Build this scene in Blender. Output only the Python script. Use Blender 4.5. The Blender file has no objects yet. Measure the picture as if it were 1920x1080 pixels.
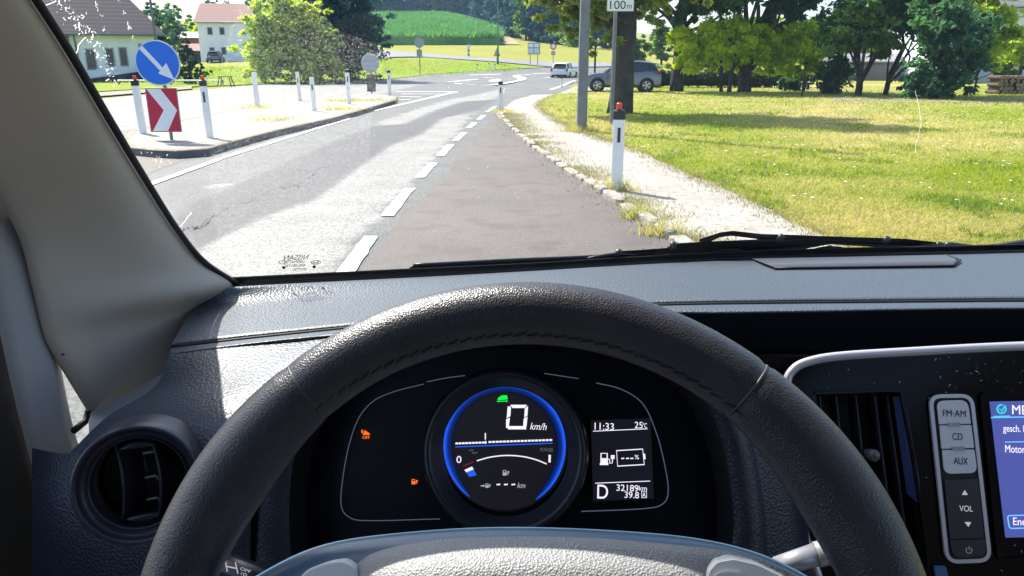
import bpy, math, random
import numpy as np
from mathutils import Vector, Matrix, noise as mnoise
random.seed(7); rng = np.random.default_rng(7)
C = bpy.context.scene.collection
sc = bpy.context.scene
R = math.radians
# ---------------------------------------------------------------- camera, sky, sun, exposure
F, PITCH, H = 1400.0, math.atan(423/1400.0), 1.52
cd = bpy.data.cameras.new('camera'); cam = bpy.data.objects.new('camera', cd); C.objects.link(cam)
cam.location = (0, 0, H); cam.rotation_euler = (R(90)-PITCH, 0, 0)
cd.sensor_width = 36; cd.lens = 36*F/1920; cd.clip_start = 0.02; cd.clip_end = 5000
sc.camera = cam
SUN_AZ, SUN_EL = R(-42), R(50)              # azimuth from +Y towards +X
world = bpy.data.worlds.new('World'); sc.world = world; world.use_nodes = True
wn = world.node_tree; bg = wn.nodes['Background']; sky = wn.nodes.new('ShaderNodeTexSky')
sky.sky_type = 'NISHITA'; sky.sun_disc = False; sky.sun_elevation = SUN_EL; sky.sun_rotation = SUN_AZ
sky.air_density = 1.0; sky.dust_density = 2.0; sky.ozone_density = 1.0
wn.links.new(sky.outputs[0], bg.inputs[0]); bg.inputs[1].default_value = 0.15
sl = bpy.data.lights.new('sun', 'SUN'); sl.energy = 5.0; sl.angle = R(0.55); sl.color = (1, 0.95, 0.86)
so = bpy.data.objects.new('sun', sl); C.objects.link(so)
sd = Vector((math.sin(SUN_AZ)*math.cos(SUN_EL), math.cos(SUN_AZ)*math.cos(SUN_EL), math.sin(SUN_EL)))
so.rotation_euler = sd.to_track_quat('Z', 'Y').to_euler(); so.location = (-30, 30, 40)
sc.view_settings.view_transform = 'Standard'; sc.view_settings.look = 'None'
sc.view_settings.exposure = 1.05; sc.view_settings.gamma = 1
sc.cycles.max_bounces = 8; sc.cycles.transparent_max_bounces = 16
sc.cycles.use_denoising = True
# ---------------------------------------------------------------- where things stand
CP, SP = math.cos(PITCH), math.sin(PITCH)
def ray(px, py):
    x = (px-960)/F; y = -(py-540)/F
    return np.array([x, CP+y*SP, -SP+y*CP])
def G(px, py, z=0.0):                        # a spot on level ground
    r = ray(px, py); t = (z-H)/r[2]
    return (r[0]*t, r[1]*t, z)
def D(px, py, y):                            # a spot at distance y ahead
    r = ray(px, py); t = y/r[1]
    return (r[0]*t, y, H+r[2]*t)
YAW = R(4.5)
cy_, sy_ = math.cos(YAW), math.sin(YAW)
def vray(px, py):
    r = ray(px, py)
    return np.array([r[0]*cy_-r[1]*sy_, r[0]*sy_+r[1]*cy_, r[2]])
O3 = np.array([0, 0, H])
def VY(px, py, y):
    r = vray(px, py); return O3+r*(y/r[1])
def VX(px, py, x):
    r = vray(px, py); return O3+r*(x/r[0])
class Plane:                                  # a flat panel in the van: origin, right axis, up axis
    def __init__(s, o, u, v):
        s.o = np.array(o, float); s.u = np.array(u, float)/np.linalg.norm(u); s.v = np.array(v, float)
        s.n = np.cross(s.u, s.v); s.n /= np.linalg.norm(s.n); s.v = np.cross(s.n, s.u)
    def uv(s, px, py, w=0.0):
        r = vray(px, py); o = s.o+s.n*w
        t = np.dot(o-O3, s.n)/np.dot(r, s.n); p = O3+r*t-o
        return float(np.dot(p, s.u)), float(np.dot(p, s.v))
    def at(s, u, v, w=0.0): return s.o+s.u*u+s.v*v+s.n*w
    def P(s, px, py, w=0.0): return s.at(*s.uv(px, py, w), w)
# ---------------------------------------------------------------- mesh helpers
class MB:
    def __init__(s): s.v = []; s.f = []
    def add(s, vs, fs):
        b = len(s.v); s.v += [tuple(map(float, p)) for p in vs]; s.f += [tuple(b+i for i in q) for q in fs]; return s
    def box(s, c, d, rz=0, m=None):
        x, y, z = d[0]/2, d[1]/2, d[2]/2; vs = []
        for k in (-1, 1):
            for a, b in ((-1, -1), (1, -1), (1, 1), (-1, 1)):
                X, Y = a*x, b*y
                p = (c[0]+X*math.cos(rz)-Y*math.sin(rz), c[1]+X*math.sin(rz)+Y*math.cos(rz), c[2]+k*z)
                vs.append(p)
        return s.add(vs, [(3, 2, 1, 0), (4, 5, 6, 7), (0, 1, 5, 4), (1, 2, 6, 5), (2, 3, 7, 6), (3, 0, 4, 7)])
    def tube(s, pts, r, n=10, cap=True, flat=1.0, up=None):
        pts = [np.array(p, float) for p in pts]; rs = r if hasattr(r, '__len__') else [r]*len(pts)
        prev = None; rings = []
        for i, p in enumerate(pts):
            t = pts[min(i+1, len(pts)-1)]-pts[max(i-1, 0)]; t /= (np.linalg.norm(t)+1e-12)
            if prev is None:
                a = np.array(up, float) if up is not None else (np.array([0, 0, 1.]) if abs(t[2]) < .9 else np.array([1., 0, 0]))
            else: a = prev
            a = a-t*np.dot(a, t); a /= (np.linalg.norm(a)+1e-12); prev = a; b = np.cross(t, a)
            rings.append([p+rs[i]*(math.cos(2*math.pi*k/n)*b+flat*math.sin(2*math.pi*k/n)*a) for k in range(n)])
        vs = [q for ring in rings for q in ring]; fs = []
        for i in range(len(pts)-1):
            for k in range(n):
                fs.append((i*n+k, i*n+(k+1) % n, (i+1)*n+(k+1) % n, (i+1)*n+k))
        if cap: fs += [tuple(range(n))[::-1], tuple((len(pts)-1)*n+k for k in range(n))]
        return s.add(vs, fs)
    def prism(s, poly, n, depth):              # planar polygon (3D points) extruded by vector n*depth
        a = [np.array(p, float) for p in poly]; e = np.array(n, float)*depth; k = len(a)
        return s.add(a+[p+e for p in a], [tuple(range(k))[::-1], tuple(range(k, 2*k))]+[(i, (i+1) % k, k+(i+1) % k, k+i) for i in range(k)])
    def grid(s, rows, closed=False):
        nr, nc = len(rows), len(rows[0]); vs = [p for r in rows for p in r]; fs = []
        for i in range(nr-1):
            for j in range(nc if closed else nc-1):
                j2 = (j+1) % nc; fs.append((i*nc+j, i*nc+j2, (i+1)*nc+j2, (i+1)*nc+j))
        return s.add(vs, fs)
    def lathe(s, o, ax, prof, n=40):           # prof: (radius, along)
        ax = np.array(ax, float); ax /= np.linalg.norm(ax); a = np.array([0, 0, 1.]) if abs(ax[2]) < .9 else np.array([1., 0, 0])
        a = a-ax*np.dot(a, ax); a /= np.linalg.norm(a); b = np.cross(ax, a); o = np.array(o, float)
        rows = [[o+ax*h+r*(math.cos(2*math.pi*k/n)*a+math.sin(2*math.pi*k/n)*b) for k in range(n)] for r, h in prof]
        return s.grid(rows, True)
    def build(s, name, mat, parent=None, smooth=False, **kw):
        me = bpy.data.meshes.new(name); me.from_pydata(s.v, [], s.f); me.update()
        return fin(name, me, mat, parent, smooth, **kw)
def fin(name, me, mat, parent=None, smooth=False, label=None, cat=None, group=None, kind=None, bevel=0, solid=0):
    me.materials.append(mat)
    o = bpy.data.objects.new(name, me); C.objects.link(o)
    if parent is not None: o.parent = parent
    if smooth:
        me.polygons.foreach_set('use_smooth', [True]*len(me.polygons))
        if smooth == 'auto': me.set_sharp_from_angle(angle=R(38))
    if solid:
        m = o.modifiers.new('s', 'SOLIDIFY'); m.thickness = solid; m.offset = -1
    if bevel:
        m = o.modifiers.new('b', 'BEVEL'); m.width = bevel; m.segments = 2; m.limit_method = 'ANGLE'
    return tag(o, label, cat, group, kind)
def tag(o, label=None, cat=None, group=None, kind=None):
    for k, v in (('label', label), ('category', cat), ('group', group), ('kind', kind)):
        if v: o[k] = v
    return o
def thing(name, label, cat, loc=(0, 0, 0), rz=0, group=None):
    o = bpy.data.objects.new(name, None); C.objects.link(o); o.location = loc; o.rotation_euler = (0, 0, rz); o.empty_display_size = .1
    return tag(o, label, cat, group)
def npmesh(name, V, Fq):
    me = bpy.data.meshes.new(name); V = np.asarray(V, np.float32); Fq = np.asarray(Fq, np.int32); k = Fq.shape[1]
    me.vertices.add(len(V)); me.vertices.foreach_set('co', V.ravel())
    me.loops.add(Fq.size); me.loops.foreach_set('vertex_index', Fq.ravel())
    me.polygons.add(len(Fq)); me.polygons.foreach_set('loop_start', np.arange(0, Fq.size, k, dtype=np.int32))
    me.update(calc_edges=True); return me
def copy_tree(o, parent=None):
    c = o.copy(); C.objects.link(c)
    if parent: c.parent = parent
    for ch in list(o.children): copy_tree(ch, c)
    return c
def catmull(pts, n):
    pts = [np.array(p, float) for p in pts]; d = [0]
    for a, b in zip(pts, pts[1:]): d.append(d[-1]+max(np.linalg.norm(b-a), 1e-9)**.5)
    d = np.array(d); out = []
    for t in np.linspace(0, d[-1], n):
        i = min(max(int(np.searchsorted(d, t, 'right')-1), 0), len(pts)-2)
        p1, p2 = pts[i], pts[i+1]; h = d[i+1]-d[i]; u = (t-d[i])/h
        m1 = (p2-pts[i-1])/(d[i+1]-d[i-1])*h if i > 0 else (p2-p1)
        m2 = (pts[i+2]-p1)/(d[i+2]-d[i])*h if i+2 < len(pts) else (p2-p1)
        u2, u3 = u*u, u*u*u
        out.append((2*u3-3*u2+1)*p1+(u3-2*u2+u)*m1+(-2*u3+3*u2)*p2+(u3-u2)*m2)
    return out
def loft(rows, n=40, m=20):
    rr = [catmull(r, n) for r in rows]
    cols = [catmull([r[j] for r in rr], m) for j in range(n)]
    return [[cols[j][i] for j in range(n)] for i in range(m)]
# ---------------------------------------------------------------- materials
def mat(name, col=(.5, .5, .5), rough=.6, metal=0, bump=None, vary=None, spec=.5, emit=None, es=1, coat=0, trans=0, fine=None):
    m = bpy.data.materials.new(name); m.use_nodes = True; nt = m.node_tree; b = nt.nodes['Principled BSDF']
    b.inputs['Base Color'].default_value = (*col, 1); b.inputs['Roughness'].default_value = rough; b.inputs['Metallic'].default_value = metal
    b.inputs['Specular IOR Level'].default_value = spec; b.inputs['Coat Weight'].default_value = coat; b.inputs['Coat Roughness'].default_value = .05
    if emit: b.inputs['Emission Color'].default_value = (*emit, 1); b.inputs['Emission Strength'].default_value = es
    tc = nt.nodes.new('ShaderNodeTexCoord')
    if vary:                                  # (scale, colour2, lo, hi[, scale2, colour3, lo, hi])
        cur = None
        for k in range(0, len(vary), 4):
            nz = nt.nodes.new('ShaderNodeTexNoise'); nz.inputs['Scale'].default_value = vary[k]; nz.inputs['Detail'].default_value = 6
            nz.inputs['Roughness'].default_value = .65
            nt.links.new(tc.outputs['Object'], nz.inputs['Vector'])
            mr = nt.nodes.new('ShaderNodeMapRange'); mr.inputs['From Min'].default_value = vary[k+2]; mr.inputs['From Max'].default_value = vary[k+3]
            nt.links.new(nz.outputs['Fac'], mr.inputs['Value'])
            mx = nt.nodes.new('ShaderNodeMix'); mx.data_type = 'RGBA'; nt.links.new(mr.outputs[0], mx.inputs['Factor'])
            if cur is None: mx.inputs['A'].default_value = (*col, 1)
            else: nt.links.new(cur, mx.inputs['A'])
            mx.inputs['B'].default_value = (*vary[k+1], 1); cur = mx.outputs['Result']
        nt.links.new(cur, b.inputs['Base Color'])
    if bump:                                  # (kind, scale, distance, strength)
        nrm = None
        for kind, scl, dist, st in ([bump] if isinstance(bump[0], str) else bump):
            if kind == 'v':
                t = nt.nodes.new('ShaderNodeTexVoronoi'); t.feature = 'SMOOTH_F1'; t.inputs['Smoothness'].default_value = .35; out = t.outputs['Distance']
            else:
                t = nt.nodes.new('ShaderNodeTexNoise'); t.inputs['Detail'].default_value = 5; out = t.outputs['Fac']
            t.inputs['Scale'].default_value = scl; nt.links.new(tc.outputs['Object'], t.inputs['Vector'])
            bp = nt.nodes.new('ShaderNodeBump'); bp.inputs['Distance'].default_value = dist; bp.inputs['Strength'].default_value = st
            nt.links.new(out, bp.inputs['Height'])
            if nrm is not None: nt.links.new(nrm, bp.inputs['Normal'])
            nrm = bp.outputs[0]
        nt.links.new(nrm, b.inputs['Normal'])
    if trans:
        b.inputs['Transmission Weight'].default_value = trans
    return m
def leafmat(name, c1, c2, c3, scl=.6, tl=.45):
    m = mat(name, c1, .55, vary=(scl, c2, .4, .6, 9, c3, .52, .7), spec=.3)
    nt = m.node_tree; b = nt.nodes['Principled BSDF']; out = nt.nodes['Material Output']
    src = b.inputs['Base Color'].links[0].from_socket
    t = nt.nodes.new('ShaderNodeBsdfTranslucent'); ht = nt.nodes.new('ShaderNodeHueSaturation'); ht.inputs['Value'].default_value = 1.5
    ht.inputs['Saturation'].default_value = 1.1
    nt.links.new(src, ht.inputs['Color']); nt.links.new(ht.outputs[0], t.inputs[0])
    mx = nt.nodes.new('ShaderNodeMixShader'); mx.inputs[0].default_value = tl
    nt.links.new(b.outputs[0], mx.inputs[1]); nt.links.new(t.outputs[0], mx.inputs[2]); nt.links.new(mx.outputs[0], out.inputs[0])
    return m
def glassmat(name, tint=(.96, .98, .97), refl=.05):
    m = bpy.data.materials.new(name); m.use_nodes = True; nt = m.node_tree; nt.nodes.remove(nt.nodes['Principled BSDF']); out = nt.nodes['Material Output']
    a = nt.nodes.new('ShaderNodeBsdfTransparent'); a.inputs[0].default_value = (*tint, 1); g = nt.nodes.new('ShaderNodeBsdfGlossy'); g.inputs['Roughness'].default_value = .02
    lw = nt.nodes.new('ShaderNodeLayerWeight'); lw.inputs['Blend'].default_value = .5
    pw_ = nt.nodes.new('ShaderNodeMath'); pw_.operation = 'POWER'; pw_.inputs[1].default_value = 5; nt.links.new(lw.outputs['Facing'], pw_.inputs[0])
    ml = nt.nodes.new('ShaderNodeMath'); ml.operation = 'MULTIPLY_ADD'; ml.inputs[1].default_value = .9; ml.inputs[2].default_value = refl
    nt.links.new(pw_.outputs[0], ml.inputs[0])
    mx = nt.nodes.new('ShaderNodeMixShader'); nt.links.new(ml.outputs[0], mx.inputs[0]); nt.links.new(a.outputs[0], mx.inputs[1]); nt.links.new(g.outputs[0], mx.inputs[2])
    nt.links.new(mx.outputs[0], out.inputs[0]); return m
def emat(name, col, s=1.0): return mat(name, (.01, .01, .01), .5, emit=col, es=s)
def text_on(s, plane, box, m, parent, name='lettering', w=.0006, shear=0, mirror=False, depth=.0002, bold=0):
    """lettering fitted into the pixel box (x0, y0, x1, y1: left, top, right, bottom) on a panel"""
    cu = bpy.data.curves.new('t', 'FONT'); cu.body = s; cu.size = 1; cu.shear = shear; cu.extrude = 0; cu.offset = bold
    to = bpy.data.objects.new('t', cu); C.objects.link(to)
    dg = bpy.context.evaluated_depsgraph_get(); dg.update(); me = bpy.data.meshes.new_from_object(to.evaluated_get(dg))
    bpy.data.objects.remove(to); co = np.array([v.co[:] for v in me.vertices])
    lo, hi = co.min(0), co.max(0); x0, y0, x1, y1 = box; ym = (y0+y1)/2; xm = (x0+x1)/2
    a = plane.P(x0, ym, w); b = plane.P(x1, ym, w)
    cu_, cv_ = plane.uv(xm, ym, w); wd = np.linalg.norm(a-b); ht = abs(plane.uv(xm, y0, w)[1]-plane.uv(xm, y1, w)[1])
    U = (co[:, 0]-(lo[0]+hi[0])/2)/(hi[0]-lo[0])*wd*(-1 if mirror else 1); Vv = (co[:, 1]-(lo[1]+hi[1])/2)/(hi[1]-lo[1])*ht
    for i, v in enumerate(me.vertices): v.co = plane.at(cu_+U[i], cv_+Vv[i], w)
    me.update(); o = fin(name, me, m, parent, solid=depth); return o
def ribbon(mb, plane, pts, wpx, w=.0006, closed=False, d=.0003):
    """a raised line of given pixel width along pixel points on a panel"""
    uv = [np.array(plane.uv(x, y, w)) for x, y in pts]
    s = np.linalg.norm(plane.P(pts[0][0], pts[0][1], w)-plane.P(pts[0][0]+10, pts[0][1], w))/10*wpx/2
    n = len(uv); L = []; Rr = []
    for i in range(n):
        a = uv[(i-1) % n] if (closed or i > 0) else uv[i]; b = uv[(i+1) % n] if (closed or i < n-1) else uv[i]
        t = b-a; t = t/(np.linalg.norm(t)+1e-12); q = np.array([-t[1], t[0]])*s; L.append(uv[i]+q); Rr.append(uv[i]-q)
    rows = [[plane.at(*p, w-d) for p in L], [plane.at(*p, w) for p in L], [plane.at(*p, w) for p in Rr], [plane.at(*p, w-d) for p in Rr]]
    if closed: rows = [r+[r[0]] for r in rows]
    mb.grid(rows); return mb
def poly_on(mb, plane, pts, w0, w1):
    P = [plane.at(*plane.uv(x, y, w1), w0) for x, y in pts]
    return mb.prism(P, plane.n, w1-w0)
def rrect(pts, r, k=6):
    """round the corners of a pixel polygon"""
    out = []; n = len(pts); P = [np.array(p, float) for p in pts]; rs = r if hasattr(r, '__len__') else [r]*n
    for i in range(n):
        a, b, c = P[i-1], P[i], P[(i+1) % n]; u = (a-b)/np.linalg.norm(a-b); v = (c-b)/np.linalg.norm(c-b)
        for j in range(k+1):
            t = j/k; out.append(tuple((1-t)**2*(b+u*rs[i])+2*t*(1-t)*b+t*t*(b+v*rs[i])))
    return out
# ================================================================ THE VAN (cabin)
m_dash = mat('grained_dash_plastic', (.030, .042, .060), .46, bump=[('v', 330, .0010, .7), ('n', 1300, .0003, .3)], spec=.9)  # blue of the reflected sky is put into the dash base colour
m_dash2 = mat('grained_lower_plastic', (.018, .020, .034), .42, bump=[('v', 420, .0009, .6)], spec=.5)
m_leather = mat('wheel_leather', (.028, .027, .034), .34, bump=[('v', 1100, .00045, .55), ('n', 170, .0007, .3)], spec=.5, vary=(40, (.040, .038, .044), .4, .7))
m_hub = mat('grained_airbag_cover', (.27, .27, .275), .45, bump=[('v', 900, .0007, .7)], spec=.5)
m_hubshell = mat('smooth_wheel_shell', (.06, .12, .20), .35, bump=('n', 700, .0003, .3))  # black plastic shell; its sky reflection is painted in as blue
m_silver = mat('satin_silver_plastic', (.34, .34, .36), .35, .35)
m_chrome = mat('satin_chrome', (.55, .53, .58), .30, .45)
m_piano = mat('piano_black', (.003, .003, .004), .12, spec=.15)
m_black = mat('matt_black', (.006, .006, .008), .55)
m_blackg = mat('semi_gloss_black', (.022, .022, .030), .3)
m_rubber = mat('black_rubber', (.008, .008, .009), .5)
m_pillar = mat('grey_pillar_plastic', (.50, .435, .37), .62, bump=('n', 900, .0003, .35), vary=(6, (.47, .41, .35), .35, .65))
m_pillar2 = mat('light_door_plastic', (.34, .33, .34), .55, bump=('n', 900, .0003, .3))
m_door = mat('dark_door_trim', (.016, .013, .014), .75, bump=('n', 500, .0006, .6))
m_grey = mat('button_grey', (.72, .70, .72), .42, .1, bump=('n', 2500, .0001, .3))
m_cluster = mat('cluster_face_black', (.003, .0035, .007), .35, spec=.2)
m_wiper = mat('wiper_black', (.013, .014, .018), .38, bump=('n', 300, .0006, .4))
m_paint = mat('white_van_paint', (.72, .72, .72), .25, coat=.6)
m_lining = mat('grey_headlining', (.10, .10, .10), .9)
g_screen = glassmat('windscreen_glass', (.97, .985, .975), .035)
g_side = glassmat('side_glass', (.93, .96, .95), .05)
e_white = emat('display_white', (.80, .78, .92), .62); e_white2 = emat('display_dim_white', (.50, .5, .6), .42)
e_blue = emat('display_blue', (.01, .09, .75), .75); e_green = emat('display_green', (.0, .72, .05), .7)
e_orange = emat('warning_orange', (.95, .13, .01), .75); e_line = emat('cluster_outline', (.22, .25, .40), .17); e_dim = emat('display_grey', (.25, .27, .3), .22)
van = thing('van', 'van the picture is taken from, dark grained dashboard and leather steering wheel', 'van', (0, 0, 0), -YAW)
# ---- windscreen
def wy(x): return 1.30-.26*((x-.37)/.8)**2
def onbase(px, py, dy=0.0):
    y = 1.2
    for _ in range(30): p = VY(px, py, y); y = wy(p[0])+dy
    return VY(px, py, y)
baseA = [onbase(px, py) for px, py in ((424, 526), (520, 521), (600, 517), (700, 512), (800, 507), (1000, 497), (1200, 485), (1400, 475), (1600, 469), (1800, 465), (1920, 462), (2120, 458))]
RK = 1.12
def up(p, s, w=0.0):                           # a spot on the glass, s metres above its base line
    inw = .10*s*(1 if p[0] < .37 else -1)*min(1, abs(p[0]-.37)/.75)**2
    return np.array([p[0]+inw, p[1]-RK*s+.12*s*s, p[2]+s])
bs = catmull(baseA, 40)
ws = MB().grid([[up(p, s) for p in bs] for s in np.linspace(-.05, .72, 16)]).build('windscreen', g_screen, van, True)
fr = MB()                                       # black ceramic border at the foot of the glass
fr.grid([[up(p, s)+np.array([0, -.004, .004]) for p in bs] for s in (-.03, .0)]); fr.build('ceramic_border', m_rubber, ws, solid=.002)
seal = MB(); lf = [up(bs[0], s)+np.array([-.006, -.010, 0]) for s in np.linspace(-.03, .70, 14)]
seal.tube([p+np.array([0, -.004, -.008]) for p in bs], .0045, 6); seal.build('rubber_seal', m_rubber, ws, True)
def SG(px, py, off=.002):                       # a pixel onto the glass
    best = None; r = vray(px, py)
    lo, hi = .2, 1.5
    for _ in range(50):
        y = (lo+hi)/2; p = VY(px, py, y)
        xx = p[0]
        z0 = np.interp(xx, [q[0] for q in bs], [q[2] for q in bs]); s = p[2]-z0
        xb = xx-.10*s*(1 if xx < .37 else -1)*min(1, abs(xx-.37)/.75)**2
        yb = np.interp(xb, [q[0] for q in bs], [q[1] for q in bs]); s = p[2]-np.interp(xb, [q[0] for q in bs], [q[2] for q in bs])
        if y < yb-RK*s+.12*s*s: lo = y
        else: hi = y
    return VY(px, py, lo-off)
# dried spray, droppings and scratches on the glass
m_dirt = bpy.data.materials.new('dried_dirt'); m_dirt.use_nodes = True; nt = m_dirt.node_tree
def dirtmat(m, scl, lo, hi, amt, base=0.0, col=(.8, .78, .74)):
    nt = m.node_tree; out = nt.nodes['Material Output']; nt.nodes.remove(nt.nodes['Principled BSDF'])
    tc = nt.nodes.new('ShaderNodeTexCoord'); v = nt.nodes.new('ShaderNodeTexVoronoi'); v.inputs['Scale'].default_value = scl; v.feature = 'DISTANCE_TO_EDGE'
    n = nt.nodes.new('ShaderNodeTexNoise'); n.inputs['Scale'].default_value = scl*.5
    nt.links.new(tc.outputs['Object'], v.inputs['Vector']); nt.links.new(tc.outputs['Object'], n.inputs['Vector'])
    mr = nt.nodes.new('ShaderNodeMapRange'); mr.inputs['From Min'].default_value = lo; mr.inputs['From Max'].default_value = hi
    mr.inputs['To Min'].default_value = base; mr.inputs['To Max'].default_value = amt; nt.links.new(v.outputs['Distance'], mr.inputs['Value'])
    n2 = nt.nodes.new('ShaderNodeMapRange'); n2.inputs['From Min'].default_value = .38; n2.inputs['From Max'].default_value = .62; nt.links.new(n.outputs['Fac'], n2.inputs['Value'])
    ml = nt.nodes.new('ShaderNodeMath'); ml.operation = 'MULTIPLY'; nt.links.new(mr.outputs[0], ml.inputs[0]); nt.links.new(n2.outputs[0], ml.inputs[1])
    a = nt.nodes.new('ShaderNodeBsdfTransparent'); t = nt.nodes.new('ShaderNodeBsdfTranslucent'); t.inputs[0].default_value = (*col, 1)
    mx = nt.nodes.new('ShaderNodeMixShader'); nt.links.new(ml.outputs[0], mx.inputs[0]); nt.links.new(a.outputs[0], mx.inputs[1]); nt.links.new(t.outputs[0], mx.inputs[2])
    nt.links.new(mx.outputs[0], out.inputs[0])
dirtmat(m_dirt, 620, .16, .36, .22, .015)
arcT = catmull([(560, -60, 0), (575, 0, 0), (610, 45, 0), (650, 72, 0), (690, 85, 0), (722, 88, 0)], 12)
poly = MB(); rows = []
lft = catmull([(470, -60, 0), (430, 60, 0), (405, 180, 0), (393, 300, 0), (396, 380, 0), (415, 460, 0), (438, 520, 0)], 26)
rgt = catmull([(572, -60, 0), (625, 50, 0), (716, 92, 0), (700, 190, 0), (690, 300, 0), (660, 400, 0), (620, 470, 0), (600, 512, 0)], 26)
for a, b in zip(lft, rgt): rows.append([SG(*(a*(1-t)+b*t)[:2]) for t in np.linspace(0, 1, 12)])
poly.grid(rows).build('dried_spray', m_dirt, ws, True)
m_spot = leafmat('dried_spot', (.8, .8, .78), (.8, .8, .78), (.7, .7, .68), 5, .85)
def streak(pts, wdt, dens, nm):
    mb = MB(); pp = catmull([(*p, 0) for p in pts], 60)
    for _ in range(dens):
        p = pp[rng.integers(len(pp))]; x, y = p[0]+rng.normal()*wdt, p[1]+rng.normal()*wdt*.6
        c = SG(x, y); r = abs(rng.normal())*.0003+.0002
        mb.tube([c, c+np.array([rng.normal()*.7, rng.normal()*.3, rng.normal()])*r*3], [r*.6, r*.5], 5)
    return mb.build(nm, m_spot, ws, kind='stuff')
streak([(95, -15), (140, 30), (165, 60), (190, 105), (215, 155)], 9, 170, 'dried_dropping')
streak([(176, -10), (198, 60)], 2, 14, 'dried_dropping'); streak([(222, 0), (250, 75)], 2, 14, 'dried_dropping')
streak([(275, 275), (310, 308)], 9, 26, 'dried_dropping')
st = MB()
for c, rs_ in (([(45, 22), (75, 14), (105, 2)], .0003), ([(120, 118), (140, 108), (148, 85), (160, 70)], .0003), ([(1715, 285), (1724, 240), (1722, 190), (1716, 170)], .00012), ([(325, 440), (345, 415), (358, 398)], .0003)):
    pp = catmull([(*p, 0) for p in c], 14); MB().tube([SG(p[0]+rng.normal()*1.2, p[1]) for p in pp], rs_, 5).build('scratch', m_spot, ws)
sp = MB()
for _ in range(150):
    px, py = rng.uniform(80, 1900), rng.uniform(0, 440)
    if px < 60+py*.75: continue
    c = SG(px, py); sp.tube([c, c+np.array([.0004, 0, .0003])], [.00028, .0002], 5)
sp.build('dust_spots', m_spot, ws, kind='stuff')
# maker's mark of the glass, seen from behind
q0 = SG(500, 508, .003); q1 = SG(600, 504, .003); q2 = SG(550, 470, .003); gm = (q0+q1)/2
gp = Plane(gm, q1-q0, q2-gm); m_ink = mat('glass_ink', (.01, .01, .012), .6)
text_on('NISSAN', gp, (533, 478, 578, 487), m_ink, ws, 'glass_mark', .0004, mirror=True)
text_on('LAMINATED', gp, (533, 488, 572, 493), m_ink, ws, 'glass_mark', .0004, mirror=True)
text_on('43R-001767', gp, (533, 495, 573, 500), m_ink, ws, 'glass_mark', .0004, mirror=True)
text_on('FUYTEC', gp, (548, 503, 572, 507), m_ink, ws, 'glass_mark', .0004, mirror=True)
mk = MB()
for cx, cy, rx, ry in ((592, 492, 9, 3.6), (530, 492, 7, 3.2)):
    ribbon(mk, gp, [(cx+rx*math.cos(a), cy+ry*math.sin(a)) for a in np.linspace(0, 2*math.pi, 17)[:-1]], 1.3, .0004, True)
for cx in (532, 589): poly_on(mk, gp, [(cx+3.2*math.cos(a), 502-(cx-532)*.03+2.6*math.sin(a)) for a in np.linspace(0, 2*math.pi, 13)[:-1]], .0002, .0005)
mk.build('glass_mark', m_ink, ws)
text_on('E4', gp, (587, 490, 597, 494), m_ink, ws, 'glass_mark', .0004, mirror=True)
# ---- dashboard top
def row(*p): return [VY(a, b, c) for a, b, c in p]
def base2(px, py): return onbase(px, py, -.03)
rA = [base2(*p) for p in ((432, 538), (500, 534), (600, 529), (800, 519), (1000, 508), (1200, 496), (1400, 487), (1600, 481), (1800, 477), (1920, 474), (2140, 470))]
rM = row((365, 580, .93), (450, 572, .95), (570, 566, .97), (790, 552, 1.0), (1000, 538, 1.02), (1210, 526, 1.04), (1420, 519, 1.05), (1620, 514, 1.05), (1830, 512, 1.04), (1950, 511, 1.03), (2240, 512, .98))
rS = row((322, 645, .76), (400, 636, .775), (520, 623, .79), (750, 600, .82), (980, 580, .83), (1220, 567, .84), (1430, 563, .84), (1640, 561, .84), (1860, 559, .83), (1990, 559, .82), (2340, 565, .78))
dg_ = loft([rA, rM, rS], 60, 22)
drop = [p+np.array([0, -.001, -.012]) for p in dg_[-1]]; skirt_ = [[r[0] for r in dg_], [r[0]+np.array([-.004, .012, -.012]) for r in dg_], [r[0]+np.array([-.004, .03, -.09]) for r in dg_]]
dash = MB().grid([[p+np.array([0, .02, -.06]) for p in dg_[0]]]+dg_+[drop]).build('dashboard', m_dash, van, True)
MB().grid(skirt_).build('dash_end_skirt', m_dash, dash, True)
# the lip below the seam, and the shoulder at the left
rS2 = [p+np.array([0, -.0035, -.0035]) for p in dg_[-1]]
def lp(px, py, y): return VY(px, py, y)
LX = [lp(*p) for p in ((318, 664, .725), (400, 652, .735), (560, 634, .74), (760, 618, .74), (1000, 600, .76), (1250, 580, .80), (1340, 578, .805), (1500, 576, .805), (1700, 573, .805), (1920, 571, .795), (2340, 577, .75))]
LX2 = [lp(*p) for p in ((312, 670, .735), (400, 658, .745), (560, 640, .75), (760, 624, .75), (1000, 606, .77), (1250, 588, .79), (1345, 587, .79), (1500, 585, .79), (1700, 581, .79), (1920, 579, .78), (2340, 585, .735))]
lip = loft([catmull(rS2, 30), LX, LX2], 60, 8); under = [p+np.array([0, .03, -.012]) for p in lip[-1]]; under2 = [p+np.array([0, .10, -.10]) for p in lip[-1]]
MB().grid([[p+np.array([0, .02, -.012]) for p in rS2_] if False else p for p in lip]+[under, under2] if False else lip+[under, under2]).build('dash_lip', m_dash, dash, True)
seam = MB().tube([p+np.array([0, -.0012, -.0035]) for p in dg_[-1]], .0024, 6).build('seam', m_black, dash, True)
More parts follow.
